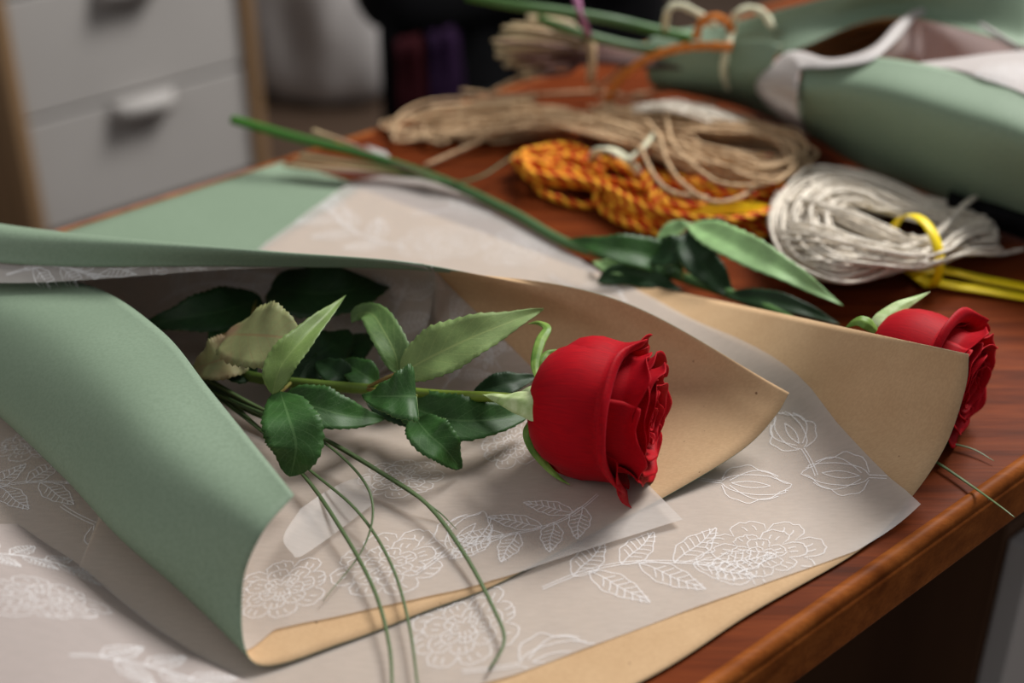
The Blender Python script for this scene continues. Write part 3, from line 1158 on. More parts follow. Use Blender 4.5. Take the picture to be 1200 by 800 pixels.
def bloom(parent, base, axis, roll, sc_=1.0, open_=1.0):
    fr0 = rose_frame(base, axis, roll)
    fr = lambda r, p, z: fr0(r * sc_, p, z * sc_)
    body = [(0.0, 0.004), (0.0012, 0.017), (0.008, 0.0270), (0.021, 0.0315), (0.034, 0.0305)]

    def rim(z, fl, roll=0.003):
        return [(z - 0.005, 0.0305), (z, 0.0325), (z + 0.0015, 0.0325 + fl * 0.6), (z + 0.0015 - roll, 0.0325 + fl)]
    k35 = math.radians(35)
    up_ = lambda pr, f: [(z, r * f) for z, r in pr]
    # outer petals: one broad petal faces the viewer, the others lie behind its edges
    petal(parent, fr, k35, 1.36, up_(body + rim(0.0415, 0.0092, 0.0030), 0.99), 0.10, 0.0009, 0.7, 0.0, saddle=0.0085)
    petal(parent, fr, k35 + 1.62, 0.82, up_(body[:1] + [(0.004, 0.014), (0.013, 0.0275), (0.024, 0.0318), (0.034, 0.0308)] + rim(0.0440, 0.0030, 0.0005), 1.10), 0.22, 0.0010, 2.1, 0.007, lean=0.17)
    petal(parent, fr, k35 - 1.62, 0.88, up_(body[:1] + [(0.004, 0.014), (0.013, 0.0272), (0.024, 0.0312), (0.034, 0.0305)] + rim(0.0480, 0.0100, -0.0015), 1.07), 0.24, 0.0010, 4.0, 0.003, lean=-0.14)
    petal(parent, fr, k35 + 2.75, 1.00, up_(body + rim(0.0470, 0.0060), 1.04), 0.22, 0.0012, 5.2, 0.0, lean=0.03)
    petal(parent, fr, k35 - 2.70, 1.00, up_(body + rim(0.0480, 0.0060), 1.03), 0.22, 0.0012, 1.2, 0.0, lean=0.03)

    def sc2(f, zz, e):
        return [(0.001, 0.004), (0.004, 0.016 * f), (0.014, 0.0275 * f), (0.030, 0.0298 * f), (0.044, 0.0285 * f), (zz - 0.007, 0.0285 * f), (zz - 0.0015, 0.0300 * f * e), (zz, 0.0325 * f * e)]
    for k in range(5):
        petal(parent, fr, k35 + 2 * PI * (k + 0.4) / 5, 0.95, sc2(0.93, (0.0545, 0.0565, 0.0555, 0.058, 0.0575)[k], 1.06), 0.15, 0.0010, k * 2.7 + 1, 0.004 if k in (0, 4) else 0.001, lean=0.05)
    for k in range(4):
        petal(parent, fr, 2 * PI * (k + 0.15) / 4, 1.05, sc2(0.76, 0.0585 + 0.001 * (k % 2), 1.04), 0.13, 0.0009, k * 3.1 + 2, 0.002, lean=0.09)
    for k in range(3):
        petal(parent, fr, 2 * PI * (k + 0.4) / 3, 1.25, sc2(0.58, 0.0595, 1.0), 0.12, 0.0008, k * 2.2, 0.0015, lean=0.12)
    for k in range(3):
        petal(parent, fr, 2 * PI * (k + 0.7) / 3, 1.2, sc2(0.40, 0.0590, 0.95), 0.12, 0.0007, k * 1.7, 0.001, lean=0.16)
    for k in range(2):
        petal(parent, fr, PI * k, 1.7, sc2(0.22, 0.0580, 0.9), 0.10, 0.0005, k, 0, lean=0.2)


def stem_tube(parent, pts, r0, r1, mat, name='stem', n=60):
    return Buf().tube(spline(pts, n), lambda t: r0 + (r1 - r0) * t, 10).build(name, M[mat], parent)


# ---- first rose
b1 = W(628, 470, 0.038)
rose = thing('rose', (b1.x, b1.y, TT + 0.004), 'red rose in full view lying on the tissue of the open wrap', 'rose')
ax1 = V((0.94, -0.30, 0.03))
bloom(rose, b1, ax1, 0.0, 1.04)
stem_pts = [W(628, 469, 0.037), W(575, 465, 0.034), (W(520, 463, 0.031)), W(470, 459, 0.029), W(420, 455, 0.028), W(370, 451, 0.027), W(320, 446, 0.026), W(260, 436, 0.024), T(-0.21, 0.66, 0.018), T(-0.28, 0.70, 0.014)]
stem_tube(rose, stem_pts, 0.0027, 0.0033, 'stem')
hip = [b1 - ax1.normalized() * 0.010 + V((0, 0, 0)), b1 - ax1.normalized() * 0.006, b1 - ax1.normalized() * 0.002, b1 + ax1.normalized() * 0.003]
Buf().tube(spline(hip, 10), lambda t: 0.0026 + 0.0056 * math.sin(PI * 0.5 * min(1, t * 1.2)), 12).build('hip', M['sepal'], rose)
toward = lambda p: (CAMP - p).normalized()


def sepal(parent, pts, hw, mat='sepal', shape=0.62, fold=0.3):
    return leaf(parent, pts, hw, mat, mat, 'up', fold=-fold, shape=shape, name='sepal', teeth=0.0, tip=0.6)


# wide pale sepal laid back along the stem: broad end at the bud
sp = [W(637, 471, 0.052), W(618, 469, 0.052), W(592, 466, 0.047), W(566, 462, 0.039)]
leaf(rose, sp, 0.0100, 'sepal', 'sepal', 'up', fold=-0.35, shape=0.42, name='sepal', teeth=0.0, tip=0.8)
sepal(rose, [W(630, 448, 0.05), W(627, 425, 0.055), W(633, 400, 0.060), W(641, 384, 0.062), W(632, 378, 0.060), W(618, 379, 0.058)], 0.0030, 'sepal_dark', 0.8)
sepal(rose, [W(631, 440, 0.045), W(634, 424, 0.05), W(642, 413, 0.052), W(656, 409, 0.052)], 0.0022, 'sepal_dark', 0.8)
sepal(rose, [W(626, 490, 0.032), W(619, 505, 0.030), W(624, 523, 0.024), W(640, 545, 0.014), W(656, 560, 0.009), W(668, 568, 0.008)], 0.0030, 'sepal_dark', 0.55)
sepal(rose, [W(626, 488, 0.030), W(622, 500, 0.026), W(630, 512, 0.020), W(634, 520, 0.018)], 0.0030, 'sepal_dark', 0.8)

LV = [
    # midrib pixels with heights, half width, upper, under, shown face, extra
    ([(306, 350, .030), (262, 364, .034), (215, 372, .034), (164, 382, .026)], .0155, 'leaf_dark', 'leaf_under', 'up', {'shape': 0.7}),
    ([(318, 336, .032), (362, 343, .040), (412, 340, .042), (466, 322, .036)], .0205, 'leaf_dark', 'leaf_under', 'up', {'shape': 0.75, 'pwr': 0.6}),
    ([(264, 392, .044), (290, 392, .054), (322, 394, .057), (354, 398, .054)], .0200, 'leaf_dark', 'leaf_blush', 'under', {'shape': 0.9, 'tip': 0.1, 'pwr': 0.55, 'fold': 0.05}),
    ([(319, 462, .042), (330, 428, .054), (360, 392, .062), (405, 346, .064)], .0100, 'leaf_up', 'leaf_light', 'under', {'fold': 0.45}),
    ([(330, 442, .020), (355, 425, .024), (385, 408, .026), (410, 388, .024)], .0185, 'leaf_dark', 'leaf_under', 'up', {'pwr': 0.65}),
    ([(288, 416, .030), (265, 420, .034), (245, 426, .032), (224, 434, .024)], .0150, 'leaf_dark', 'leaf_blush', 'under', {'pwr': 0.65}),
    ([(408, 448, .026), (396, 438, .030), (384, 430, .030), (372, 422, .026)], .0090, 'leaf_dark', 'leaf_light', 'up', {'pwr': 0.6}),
    ([(444, 450, .024), (428, 440, .030), (412, 430, .030), (392, 422, .026)], .0095, 'leaf_up', 'leaf_under', 'up', {}),
    ([(328, 458, .038), (338, 488, .044), (347, 522, .036), (341, 558, .022)], .0145, 'leaf_up', 'leaf_under', 'up', {'shape': 1.0, 'tip': 0.0, 'fold': 0.10, 'pwr': 0.6}),
    ([(332, 464, .032), (368, 476, .033), (405, 486, .028), (450, 491, .018)], .0130, 'leaf_up', 'leaf_under', 'up', {'pwr': 0.7}),
    ([(470, 437, .042), (515, 413, .054), (570, 388, .062), (637, 362, .066)], .0158, 'leaf_up', 'leaf_under', 'under', {'shape': 0.74}),
    ([(467, 437, .038), (463, 414, .046), (450, 388, .052), (436, 368, .052), (420, 368, .048), (412, 378, .044)], .0098, 'leaf_up', 'leaf_mid', 'under', {'shape': 0.7, 'pwr': 0.7}),
    ([(488, 464, .046), (470, 464, .047), (448, 464, .045), (424, 464, .038)], .0160, 'leaf_up', 'leaf_under', 'up', {'shape': 0.34, 'tip': 0.0, 'pwr': 0.75}),
    ([(465, 468, .024), (515, 489, .026), (570, 492, .024), (630, 480, .018)], .0150, 'leaf_up', 'leaf_under', 'up', {'pwr': 0.7}),
    ([(487, 490, .028), (502, 508, .030), (522, 526, .024), (540, 549, .010)], .0125, 'leaf_up', 'leaf_under', 'up', {'shape': 0.85, 'pwr': 0.65}),
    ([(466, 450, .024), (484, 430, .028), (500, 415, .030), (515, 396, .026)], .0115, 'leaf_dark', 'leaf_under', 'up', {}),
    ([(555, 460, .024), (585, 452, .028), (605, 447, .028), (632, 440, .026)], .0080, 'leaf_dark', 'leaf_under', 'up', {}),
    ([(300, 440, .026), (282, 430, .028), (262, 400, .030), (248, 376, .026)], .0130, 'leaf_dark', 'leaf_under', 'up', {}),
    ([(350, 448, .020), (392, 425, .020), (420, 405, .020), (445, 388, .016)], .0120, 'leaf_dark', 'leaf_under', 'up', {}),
    ([(430, 470, .020), (470, 480, .020), (510, 492, .020), (560, 500, .014)], .0110, 'leaf_dark', 'leaf_under', 'up', {}),
]
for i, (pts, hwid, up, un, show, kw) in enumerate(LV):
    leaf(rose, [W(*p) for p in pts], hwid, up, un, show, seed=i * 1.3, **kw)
for pts in ([(428, 455, .029), (450, 444, .036), (475, 434, .041)], [(474, 434, .041), (467, 437, .038), (466, 434, .038)], [(430, 456, .029), (455, 458, .038), (488, 464, .044)], [(320, 446, .027), (310, 430, .034), (290, 400, .040), (262, 392, .040)], [(340, 449, .028), (330, 458, .034), (320, 460, .038)], [(470, 460, .030), (480, 475, .028), (488, 490, .027)], [(275, 438, .025), (290, 395, .03), (300, 352, .03)]):
    Buf().tube(spline([W(*p) for p in pts], 12), 0.0010, 7).build('petiole', M['petiole'], rose)

# ---- second rose, lying on the bare table under the kraft corner
b2 = W(1020, 413, 0.032)
ax2 = V((0.78, -0.57, -0.02))
rose2 = thing('rose', (b2.x, b2.y, TT), 'red rose half hidden behind the curled kraft corner', 'rose')
bloom(rose2, b2, ax2, 0.5, 0.98)
s2p = [b2 - ax2 * 0.0, b2 - ax2.normalized() * 0.02 + V((0, 0.005, -0.006)), T(0.15, 0.735, 0.012), T(0.095, 0.79, 0.007), W(670, 287, 0.006), W(600, 249, 0.006), W(520, 212, 0.009), W(430, 182, 0.018), W(350, 162, 0.026), W(272, 140, 0.034)]
stem_tube(rose2, s2p, 0.0034, 0.0034, 'stem2', n=90)
sepal(rose2, [W(1024, 394, 0.050), W(1034, 376, 0.056), W(1056, 358, 0.060), W(1090, 342, 0.062)], 0.0060, 'sepal', 0.7)
sepal(rose2, [W(1030, 390, 0.052), W(1016, 378, 0.058), W(1004, 376, 0.058), W(990, 384, 0.052)], 0.0040, 'sepal_dark', 0.7)
sepal(rose2, [b2, b2 + V((0.004, -0.02, -0.01)), b2 + V((-0.01, -0.035, -0.018))], 0.004, 'sepal_dark', 0.7)
LV2 = [
    ([(800, 318, .008), (760, 300, .020), (712, 290, .026), (664, 280, .022)], .0130, 'leaf_up', 'leaf_under', 'up', {'shape': 0.75}),
    ([(760, 318, .006), (740, 312, .012), (715, 312, .012), (694, 306, .008)], .0085, 'leaf_up', 'leaf_mint', 'under', {}),
    ([(808, 262, .034), (855, 285, .040), (920, 318, .036), (988, 358, .022)], .0122, 'leaf_up', 'leaf_mint', 'under', {'shape': 0.72}),
    ([(800, 270, .030), (815, 300, .028), (838, 325, .018), (862, 352, .006)], .0125, 'leaf_dark', 'leaf_under', 'up', {'shape': 0.9}),
    ([(740, 285, .016), (775, 296, .022), (800, 288, .028), (825, 268, .030)], .0125, 'leaf_dark', 'leaf_under', 'up', {}),
    ([(850, 345, .010), (895, 350, .016), (940, 362, .016), (985, 380, .010)], .0070, 'leaf_dark', 'leaf_under', 'up', {}),
    ([(812, 264, .032), (838, 266, .032), (852, 272, .028), (868, 278, .022)], .0070, 'leaf_up', 'leaf_mint', 'up', {}),
    ([(770, 282, .026), (790, 272, .030), (806, 268, .032), (818, 264, .032)], .0080, 'leaf_up', 'leaf_mint', 'under', {}),
    ([(700, 330, .006), (730, 322, .010), (770, 330, .010), (800, 340, .006)], .0090, 'leaf_dark', 'leaf_under', 'up', {}),
]
for i, (pts, hwid, up, un, show, kw) in enumerate(LV2):
    leaf(rose2, [W(*p) for p in pts], hwid, up, un, show, seed=i * 2.1, **kw)
for pts in ([(690, 296, .008), (740, 300, .012), (790, 280, .028), (812, 263, .034)], [(800, 330, .007), (800, 300, .02), (802, 272, .03)]):
    Buf().tube(spline([W(*p) for p in pts], 12), 0.0011, 7).build('petiole', M['petiole'], rose2)

# ------------------------------------------------------------------ grass blades
def blade(pts, r, label, mat='grass', group='long grass blades of the first rose', flat=0.35, taper=0.8):
    p = [W(*q) if not isinstance(q, Vector) else q for q in pts]
    o = Buf().tube(spline(p, 44), lambda t: r * (1 - taper * t * t), 6, flat).build('grass_blade', M[mat])
    tag(o, label, 'grass blade', group)
    return o


G1 = 'long grass blades beside the first rose'
blade([(228, 436, .016), (258, 462, .018), (320, 490, .020), (380, 514, .018), (440, 549, .016), (500, 590, .013), (545, 650, .010), (578, 712, .008), (591, 750, .007), (573, 785, .006)], .00150, 'thickest grass blade arching from under the leaf to the bare tissue', group=G1, taper=0.6)
blade([(232, 448, .012), (280, 480, .014), (352, 552, .014), (400, 620, .012), (438, 690, .010), (456, 755, .008), (460, 815, .007)], .00115, 'grass blade curving down over the kraft strip beside the rolled paper', group=G1, taper=0.4)
blade([(236, 452, .013), (290, 492, .016), (366, 553, .016), (420, 600, .013), (458, 660, .010), (479, 730, .008), (491, 815, .007)], .00095, 'thin grass blade crossing the kraft strip between two longer blades', group=G1, taper=0.4)
blade([(300, 480, .018), (370, 512, .020), (420, 555, .020), (437, 595, .016), (424, 645, .011), (378, 704, .008)], .00085, 'fine grass blade bent back towards the rolled paper', group=G1)
blade([(380, 515, .017), (440, 551, .015), (490, 583, .012), (515, 600, .009), (535, 620, .007)], .00085, 'short grass blade splitting off the thickest blade', group=G1)
for k, (dx, dy, h) in enumerate(((0, 0, .022), (6, 5, .020), (-4, 9, .016), (10, 12, .014), (2, 16, .012))):
    blade([(205 + dx, 420 + dy, h), (245 + dx, 444 + dy, h), (290 + dx, 470 + dy * .8, h), (335 + dx, 492 + dy * .6, h), (372 + dx, 512 + dy * .4, h - .002)], .0014, 'dark grass blade in the bunch emerging beside the rolled green paper', group='bunched dark grass blades')
G2 = 'grass blades by the second rose'
blade([T(0.16, 0.60, .0012), (1075, 512, .0035), (1108, 518, .003), (1140, 526, .003), (1165, 540, .002)], .0013, 'short grass blade on the bare table just below the second rose', group=G2)
blade([T(0.15, 0.585, .0012), (1060, 520, .003), (1097, 541, .003), (1140, 570, .0035), (1172, 593, .008), (1189, 606, .008)], .0013, 'grass blade reaching over the moulded table edge', group=G2)

# cut grass ends with pale bases, lying across the second stem
G3 = 'cut grass ends at the far corner of the papers'
for k, (a, b, c, d, r, m, lab) in enumerate((
        ((333, 193, .010), (390, 200, .010), (450, 204, .009), (505, 208, .008), .0028, 'reed', 'pale-tipped grass base lowest in the cut bunch by the green sheet'),
        ((352, 181, .016), (400, 188, .014), (450, 196, .012), (520, 212, .010), .0030, 'reed_pale', 'cream grass base in the middle of the cut bunch by the green sheet'),
        ((345, 188, .012), (400, 196, .011), (460, 202, .010), (520, 213, .008), .0022, 'reed_pale', 'thin cream grass base in the cut bunch by the green sheet'),
        ((367, 153, .026), (410, 168, .024), (460, 190, .016), (515, 212, .011), .0022, 'reed', 'brown grass base with pale tip rising above the cut bunch'),
        ((395, 175, .02), (430, 182, .018), (480, 198, .014), (520, 212, .010), .0018, 'reed', 'slim brown grass base beside the rose stem in the cut bunch'))):
    blade([a, b, c, d], r, lab, m, G3, 0.5, 0.3)
blade([(455, 196, .012), (520, 214, .011), (560, 208, .012), (590, 190, .014), (608, 178, .016)], .0016, 'green grass blade bending from the cut bunch towards the orange rope', 'grass', G3, 0.5)
o = sheet('paper_scrap', quad_grid(W(428, 170, .002), W(452, 178, .002), W(458, 186, .002), W(436, 181, .002), 5, 5)[::-1], M['white_lam'], M['white_lam'])
tag(o, 'tiny white paper scrap on the wood by the cut grass ends', 'paper scrap')

# ------------------------------------------------------------------ hanks of cord
def loop_path(pts, jit, dh, r, close=False):
    out = []
    for (x, y, h) in pts:
        out.append(W(x + r.gauss(0, jit), y + r.gauss(0, jit * 0.6), max(0.0025, h + dh + abs(r.gauss(0, 0.002)))))
    return out


# orange and red twisted rope
rope = thing('rope_hank', W(760, 235, 0), 'hank of twisted orange and red rope on the bare wood', 'rope')
b = Buf()
rr = random.Random(3)
RP = 0.0027


def rope_run(pts):
    p = resample(spline(pts, 30 * len(pts)), 0.0014)
    b.tube(p, RP, 9, 1.0, uscale=1.0, twist=2 * PI * 84, lobes=2, depth=0.20)


for k in range(10):
    f = 1 - 0.06 * k
    sx = lambda x, c=770: c + (x - c) * (1 - 0.035 * k)
    lay = 0.004 + 0.0042 * (k % 4)
    pts = [(715, 196, lay + .004), (668, 172 + 2 * k, lay), (618, 176 + 2 * k, lay), (606 + 5 * k, 194 + k, lay), (640, 210 - 2 * k, lay), (700, 226 - 3 * k, lay), (735 + 3 * k, 250 - 4 * k, lay), (790, 266 - 4 * k, lay), (850, 270 - 5 * k, lay), (905, 262 - 6 * k, lay), (938 - 3 * k, 240 - 3 * k, lay), (925 - 6 * k, 214 + k, lay), (860, 212 + 2 * k, lay), (790, 214, lay), (715, 192, lay + .006)]
    rope_run(loop_path(pts, 6, 0, rr))
rope_run([W(*q) for q in ((640, 180, .014), (628, 200, .008), (632, 222, .004), (655, 234, .0035), (685, 241, .0035), (710, 236, .0035), (735, 226, .006))])
rope_run([W(*q) for q in ((712, 190, .022), (700, 215, .014), (702, 240, .006), (725, 258, .004), (765, 272, .004), (810, 279, .004), (850, 272, .005), (890, 276, .004), (912, 262, .006))])
rope_run([W(*q) for q in ((742, 196, .02), (760, 215, .02), (770, 240, .016), (800, 255, .010), (850, 262, .010))])
rope_run([W(*q) for q in ((800, 185, .012), (835, 178, .016), (880, 182, .016), (920, 190, .016), (950, 195, .012), (952, 205, .008), (925, 212, .010))])
rope_run([W(*q) for q in ((745, 190, .024), (765, 178, .022), (790, 185, .020), (812, 200, .020), (850, 206, .018))])
b.build('rope', M['rope'], rope)
tb = Buf()
for k in range(4):
    tb.tube(spline([W(692 + 3 * k, 196, .012), W(694 + 3 * k, 178, .028), W(712 + 3 * k, 176, .031), W(735 + 2 * k, 190, .029), W(752 + k, 208, .018)], 16), 0.0016, 6)
tb.tube(spline([W(735, 190, .031), W(752, 175, .036), W(768, 156, .040)], 10), 0.0022, 6)
tb.build('tie', M['tie'], rope, label='pale green-white tie')
yb = Buf()
yb.grid([[p, p + V((0.001, -0.004, -0.007))] for p in spline([W(805, 245, .016), W(835, 238, .022), W(870, 236, .024), W(900, 240, .02)], 16)])
yb.build('yellow_end', M['yellow'], rope)

# jute cord hank
jute = thing('jute_hank', W(720, 165, 0), 'loose hank of tan jute cord lying over the orange rope', 'cord')
b = Buf()
rj = random.Random(11)


def cord_run(buf, pts, r=0.0013, step=0.004, sides=6):
    p = resample(spline(pts, 14 * len(pts)), step)
    buf.tube(p, r, sides, lobes=2, depth=0.15, twist=2 * PI * 150)


for k in range(34):
    q = k / 33
    lay = 0.004 + 0.024 * math.sin(PI * q) * rj.uniform(0.4, 1)
    x0 = 452 + rj.uniform(0, 110)
    pts = [(620, 112 + 34 * q, lay), (x0 + 45, 118 + 38 * q, lay * .6), (x0, 134 + 24 * q, .004), (x0 + 25, 152 + 10 * q, .004), (575, 160 - 30 * q, lay * .6), (650, 152 - 24 * q, lay), (720, 152 + 14 * (q - .5), lay + .010), (790, 176 + 30 * (q - .5), lay + .014), (850, 192 + 34 * (q - .5), lay + .012), (905, 200 + 22 * (q - .5), lay + .008), (938, 184 + 10 * (q - .5), lay + .006), (915, 160 + 18 * (q - .5), lay + .006), (850, 150 + 26 * (q - .5), lay + .008), (780, 142 + 26 * (q - .5), lay + .008), (700, 134 + 22 * (q - .5), lay)]
    cord_run(b, loop_path(pts, 8, 0, rj), 0.0012)
for pts in ([(498, 194, .004), (540, 176, .006), (590, 154, .012), (640, 148, .020), (690, 154, .028), (740, 170, .032)],
            [(758, 142, .040), (772, 160, .042), (782, 190, .036), (800, 215, .032), (832, 236, .028), (865, 232, .026), (890, 215, .022)],
            [(750, 172, .038), (768, 208, .034), (790, 226, .03), (830, 232, .026)],
            [(780, 135, .034), (790, 170, .038), (820, 200, .036), (850, 216, .032), (900, 214, .026), (935, 185, .020)],
            [(575, 108, .006), (610, 90, .020), (640, 72, .034), (660, 62, .045)],
            [(690, 108, .010), (715, 92, .024), (735, 72, .040), (745, 62, .045)],
            [(740, 112, .010), (790, 104, .016), (830, 98, .022), (860, 96, .03)],
            [(540, 106, .004), (600, 112, .006), (700, 108, .012), (760, 118, .014), (840, 122, .018)]):
    cord_run(b, [W(*p) for p in pts], 0.0016)
b.build('cord', M['jute'], jute)

# pale hemp loops behind the jute
hemp = thing('hemp_hank', W(800, 128, 0), 'small pale hemp hank tucked behind the jute under the rear bouquet', 'cord')
b = Buf()
for k in range(16):
    q = k / 15
    pts = [(745 + 6 * q, 128, .02 + .010 * q), (790, 124 + 5 * q, .03 + .008 * q), (830, 128 + 10 * q, .03), (868, 140 + 8 * q, .022), (880, 152, .014)]
    cord_run(b, loop_path(pts, 4, 0, rj), 0.0015)
b.build('cord', M['wool'], hemp)

# off-white wool hank with yellow ribbon
wool = thing('wool_hank', W(1010, 285, 0), 'off-white yarn hank tied with a yellow ribbon', 'yarn')
b = Buf()
rw = random.Random(5)
for k in range(120):
    q = rw.random()
    s = 0.25 + 0.75 * math.sqrt(q)
    z = rw.random()
    lay = 0.003 + 0.040 * z * (1 - 0.45 * s * s)
    cx, cy = 1015, 262
    sx = lambda x: cx + (x - cx) * s
    sy = lambda y: cy + (y - cy) * s
    pts = [(1072 + rw.uniform(-4, 4), 296 + rw.uniform(-24, 22) * .8, 0.004 + 0.026 * z), (sx(1030), sy(322), lay * .9), (sx(975), sy(330), lay), (sx(922), sy(305), lay), (sx(902), sy(260), lay), (sx(915), sy(222), lay), (sx(955), sy(198), lay), (sx(1010), sy(202), lay), (sx(1070), sy(226), lay * .8), (1150 + rw.uniform(-20, 20), 262 + rw.uniform(-20, 20), .010)]
    cord_run(b, loop_path(pts, 2.5, 0, rw), 0.00125, 0.005, 5)
for k in range(40):
    z = rw.random()
    a = rw.uniform(-1, 1)
    pts = [(960 + 20 * a, 270 + 40 * a, 0.02 + 0.02 * z), (1020, 285 + 28 * a, 0.014 + 0.024 * z), (1072, 296 + 20 * a, 0.006 + 0.024 * z), (1100, 288 + 20 * a, 0.006 + 0.024 * z), (1130, 268 + 30 * a, 0.006 + .02 * z), (1160 + 12 * a, 262 + 36 * a, .005 + .012 * z)]
    cord_run(b, loop_path(pts, 4, 0, rw), 0.00125, 0.005, 5)
for k in range(46):
    a = rw.uniform(-1, 1)
    z = rw.random()
    pts = [(918 + 26 * a * a + rw.uniform(-6, 14), 262 + 52 * a, .022 + .012 * z * (1 - a * a)), (960, 268 + 46 * a, .030 + .010 * z * (1 - a * a)), (1015, 284 + 30 * a, .028 + .010 * z * (1 - a * a)), (1068, 296 + 16 * a, .024 + .012 * z * (1 - a * a)), (1085, 294 + 15 * a, .022 + .010 * z)]
    cord_run(b, loop_path(pts, 2.5, 0, rw), 0.0012, 0.005, 5)
cord_run(b, [W(*p) for p in ((1100, 285, .02), (1130, 292, .012), (1165, 298, .006), (1200, 292, .004))], 0.00125)
wo = b.build('yarn', M['wool'], wool)
rb = Buf()
g = []
for i in range(25):
    a = 2 * PI * i / 24
    c = W(1072, 297, 0.018)
    d1 = V((-0.35, 0.93, 0)).normalized()
    p = c + d1 * (math.cos(a) * 0.026) + Z * (max(-0.014, math.sin(a) * 0.0245))
    wv = V((0.93, 0.35, 0)) * 0.0035
    g.append([p - wv, p, p + wv])
rb.grid(g)
for pts in ([(1066, 322, .003), (1080, 318, .006), (1110, 318, .006), (1150, 327, .005), (1210, 338, .004)], [(1070, 324, .003), (1100, 332, .004), (1150, 340, .0035), (1210, 350, .003)]):
    p = spline([W(*q) for q in pts], 20)
    rb.grid([[x + V((0, 0.0042, 0.0008)), x, x + V((0, -0.0042, -0.0002))] for x in p])
o = rb.build('ribbon', M['yellow'], wool, label='bright yellow ribbon')
md = o.modifiers.new('solid', 'SOLIDIFY')
md.thickness = 0.0004

# dark folded cloth under the rear bouquet
g = surf([[W(1120, 250, .003), W(1170, 270, .003), W(1260, 300, .003)], [W(1110, 235, .02), W(1180, 250, .022), W(1260, 280, .02)], [W(1120, 205, .015), W(1180, 225, .015), W(1260, 255, .012)]], 12, 14)
o = sheet('cloth', up_grid(noisy(g, 0.003, 60)), M['black'], M['black'], 0.001)
tag(o, 'black cloth tucked under the rear bouquet beside the yarn', 'cloth')

# ------------------------------------------------------------------ rear bouquet
bq = thing('wrapped_bouquet', W(1020, 150, 0), 'bouquet wrapped in sage green paper with its cut stems tied', 'bouquet')
flapr = [[W(939, 80, .078), W(935, 108, .064), W(937, 138, .036), W(950, 161, .004)],
         [W(1027, 67, .092), W(1018, 108, .080), W(1010, 160, .042), W(1012, 198, .004)],
         [W(1148, 90, .096), W(1132, 138, .084), W(1112, 195, .044), W(1104, 235, .004)],
         [W(1205, 111, .096), W(1204, 165, .082), W(1202, 225, .042), W(1204, 272, .004)],
         [W(1340, 170, .09), W(1340, 232, .074), W(1340, 290, .038), W(1340, 326, .004)]]
g = surf(flapr, 40, 30)
k = gnormals(g)[20][10]
if k.dot(CAMP - g[20][10]) < 0:
    g = [r[::-1] for r in g]
sheet('front_wrap', g, M['green'], M['kraft'], 0.0004, bq)
# turned-out tissue cuff running round the opening
oc = [W(950, 162, .004), W(914, 138, .022), W(885, 101, .046), W(915, 66, .070), W(937, 60, .078), W(975, 69, .086), W(1020, 56, .092), W(1050, 27, .097), W(1072, 11, .098), W(1100, 9, .098), W(1140, 20, .098), W(1205, 60, .098)]
ic = [W(951, 161, .004), W(938, 139, .038), W(935, 110, .066), W(937, 84, .078), W(945, 80, .081), W(975, 79, .087), W(1020, 71, .092), W(1050, 49, .094), W(1076, 20, .096), W(1104, 16, .096), W(1140, 31, .095), W(1205, 69, .094)]
sheet('tissue_cuff', up_grid(surf([oc, [a.lerp(b_, .5) + V((0, 0, .002)) for a, b_ in zip(oc, ic)], ic], 8, 70)), M['tissue_bg'], M['tissue_bg'], 0.0002, bq, label='white tissue edge')
# inside of the opening
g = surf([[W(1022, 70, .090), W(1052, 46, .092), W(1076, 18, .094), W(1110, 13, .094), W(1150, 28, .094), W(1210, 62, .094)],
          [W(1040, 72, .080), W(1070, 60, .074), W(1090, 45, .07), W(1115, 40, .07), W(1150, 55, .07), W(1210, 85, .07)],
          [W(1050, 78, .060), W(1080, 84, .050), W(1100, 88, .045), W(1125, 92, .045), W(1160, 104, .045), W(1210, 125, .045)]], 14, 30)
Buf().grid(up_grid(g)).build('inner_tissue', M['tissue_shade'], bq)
g = surf([[W(1076, 73, .093), W(1120, 68, .096), W(1165, 62, .098), W(1215, 58, .100)],
          [W(1100, 79, .095), W(1140, 82, .098), W(1180, 84, .100), W(1215, 86, .100)],
          [W(1110, 80, .094), W(1148, 91, .097), W(1182, 102, .097), W(1215, 115, .097)]], 14, 20)
tr, trb = tissue('tissue_fold', g, None, 'tissue_bg', bq)
prints(tr, trb, [(1185, 85, 'bloom', 0.05, 0.3)], 0.0009)
# back wrap and neck
g = surf([[W(760, 45, .060), W(800, 34, .070), W(850, 28, .080), W(910, 12, .095), W(1000, -10, .11), W(1072, -20, .12), W(1220, -30, .13)],
          [W(758, 66, .050), W(800, 60, .062), W(850, 58, .066), W(905, 34, .082), W(960, 22, .09), W(1060, 8, .098), W(1220, 40, .10)],
          [W(760, 88, .036), W(800, 86, .044), W(850, 88, .046), W(890, 74, .06), W(935, 58, .074), W(1050, 20, .094), W(1220, 60, .095)]], 16, 44)
k = gnormals(g)[4][10]
if k.dot(CAMP - g[4][10]) < 0:
    g = [r[::-1] for r in g]
sheet('back_wrap', g, M['green'], M['kraft'], 0.0004, bq)
g = surf([[W(762, 62, .052), W(800, 56, .064), W(850, 50, .072), W(888, 46, .078), (W(915, 52, .078))],
          [W(758, 84, .040), W(800, 82, .048), W(850, 84, .052), W(884, 84, .056), (W(905, 80, .062))],
          [W(762, 98, .028), W(800, 102, .030), W(850, 108, .030), W(888, 112, .032), (W(912, 118, .034))],
          [W(768, 104, .008), W(800, 110, .006), W(850, 122, .004), W(890, 134, .004), (W(930, 150, .004))]], 20, 26)
k = gnormals(g)[10][10]
if k.dot(CAMP - g[10][10]) < 0:
    g = [r[::-1] for r in g]
sheet('neck_wrap', g, M['green'], M['kraft'], 0.0004, bq)
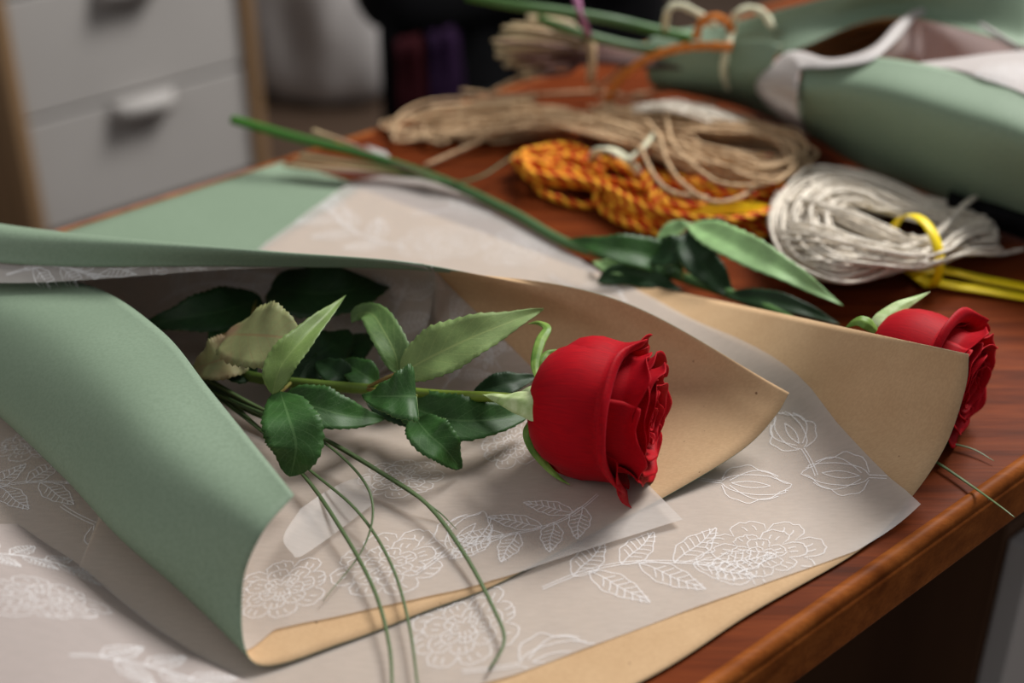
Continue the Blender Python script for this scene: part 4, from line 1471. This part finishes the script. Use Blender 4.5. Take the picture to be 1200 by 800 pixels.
g = surf([[W(905, 40, .080), W(960, 24, .088), W(1010, 14, .093), W(1062, 6, .097)],
          [W(915, 62, .040), W(965, 58, .026), W(1012, 46, .028), W(1062, 24, .06)],
          [W(940, 90, .060), W(978, 90, .062), W(1022, 84, .066), W(1062, 60, .075)]], 14, 20)
Buf().grid(up_grid(g)).build('inner_lining', M['kraft'], bq)
# cord round the neck
for pts, m, r in (([(779, 42, .070), (782, 14, .095), (795, 6, .100), (815, 14, .096), (838, 30, .086)], 'tie', .0026),
                  ([(858, 36, .080), (862, 18, .095), (878, 10, .100), (895, 16, .096), (905, 32, .088)], 'tie', .0028),
                  ([(858, 36, .080), (851, 60, .070), (848, 85, .052), (854, 104, .034)], 'tie', .0026),
                  ([(712, 128, .012), (718, 105, .030), (740, 80, .050), (775, 62, .066), (815, 54, .076), (858, 55, .076)], 'amber', .0032),
                  ([(815, 46, .08), (822, 26, .092), (838, 20, .096), (852, 28, .090), (858, 36, .084)], 'amber', .0030),
                  ([(712, 128, .012), (730, 134, .012), (745, 130, .014)], 'amber', .0030)):
    Buf().tube(resample(spline([W(*p) for p in pts], 40), 0.002), r, 8, lobes=2, depth=0.15, twist=2 * PI * 90).build('tie_cord', M[m], bq)
# cut stems with pale bases
rs = random.Random(21)
for k in range(22):
    a = k / 21
    y0 = 22 + 66 * a + rs.uniform(-4, 4)
    x0 = 574 + abs(a - 0.55) * 50 + rs.uniform(-4, 26)
    h0 = 0.070 - 0.045 * a + rs.uniform(-.006, .006)
    yn = 60 + 24 * (a - 0.5)
    pts = [W(x0, y0, h0), W(x0 + 50, y0 * .75 + yn * .25, h0), W(692, yn, .048 - .012 * (a - .5)), W(770, yn + 6, .048), W(850, yn + 8, .050)]
    Buf().tube(spline(pts, 20), 0.0022 + 0.0008 * rs.random(), 6, 0.6).build('grass_stem', M['reed_purple' if k > 12 or k % 4 == 1 else ('reed' if k % 3 else 'reed_pale')], bq)
for pts, r in (([(548, -4, .10), (600, 6, .10), (660, 14, .095), (720, 24, .088), (762, 34, .078), (830, 48, .065)], .0040),
               ([(630, 22, .085), (690, 42, .075), (750, 56, .062), (830, 66, .055)], .0036)):
    Buf().tube(spline([W(*p) for p in pts], 24), r, 8).build('flower_stem', M['stem2'], bq)
Buf().tube(spline([W(672, -14, .12), W(680, 14, .105), (W(690, 42, .085))], 12), 0.0034, 7, 0.5).build('purple_stem', M['purple'], bq)
ring = [W(693, 70, .046) + V((0, 0.6, 0)).normalized() * math.cos(2 * PI * i / 24) * 0.013 + Z * math.sin(2 * PI * i / 24) * 0.017 for i in range(25)]
Buf().tube(ring, 0.0030, 8, up=V((1, 0, 0))).build('rubber_band', M['jute'], bq)
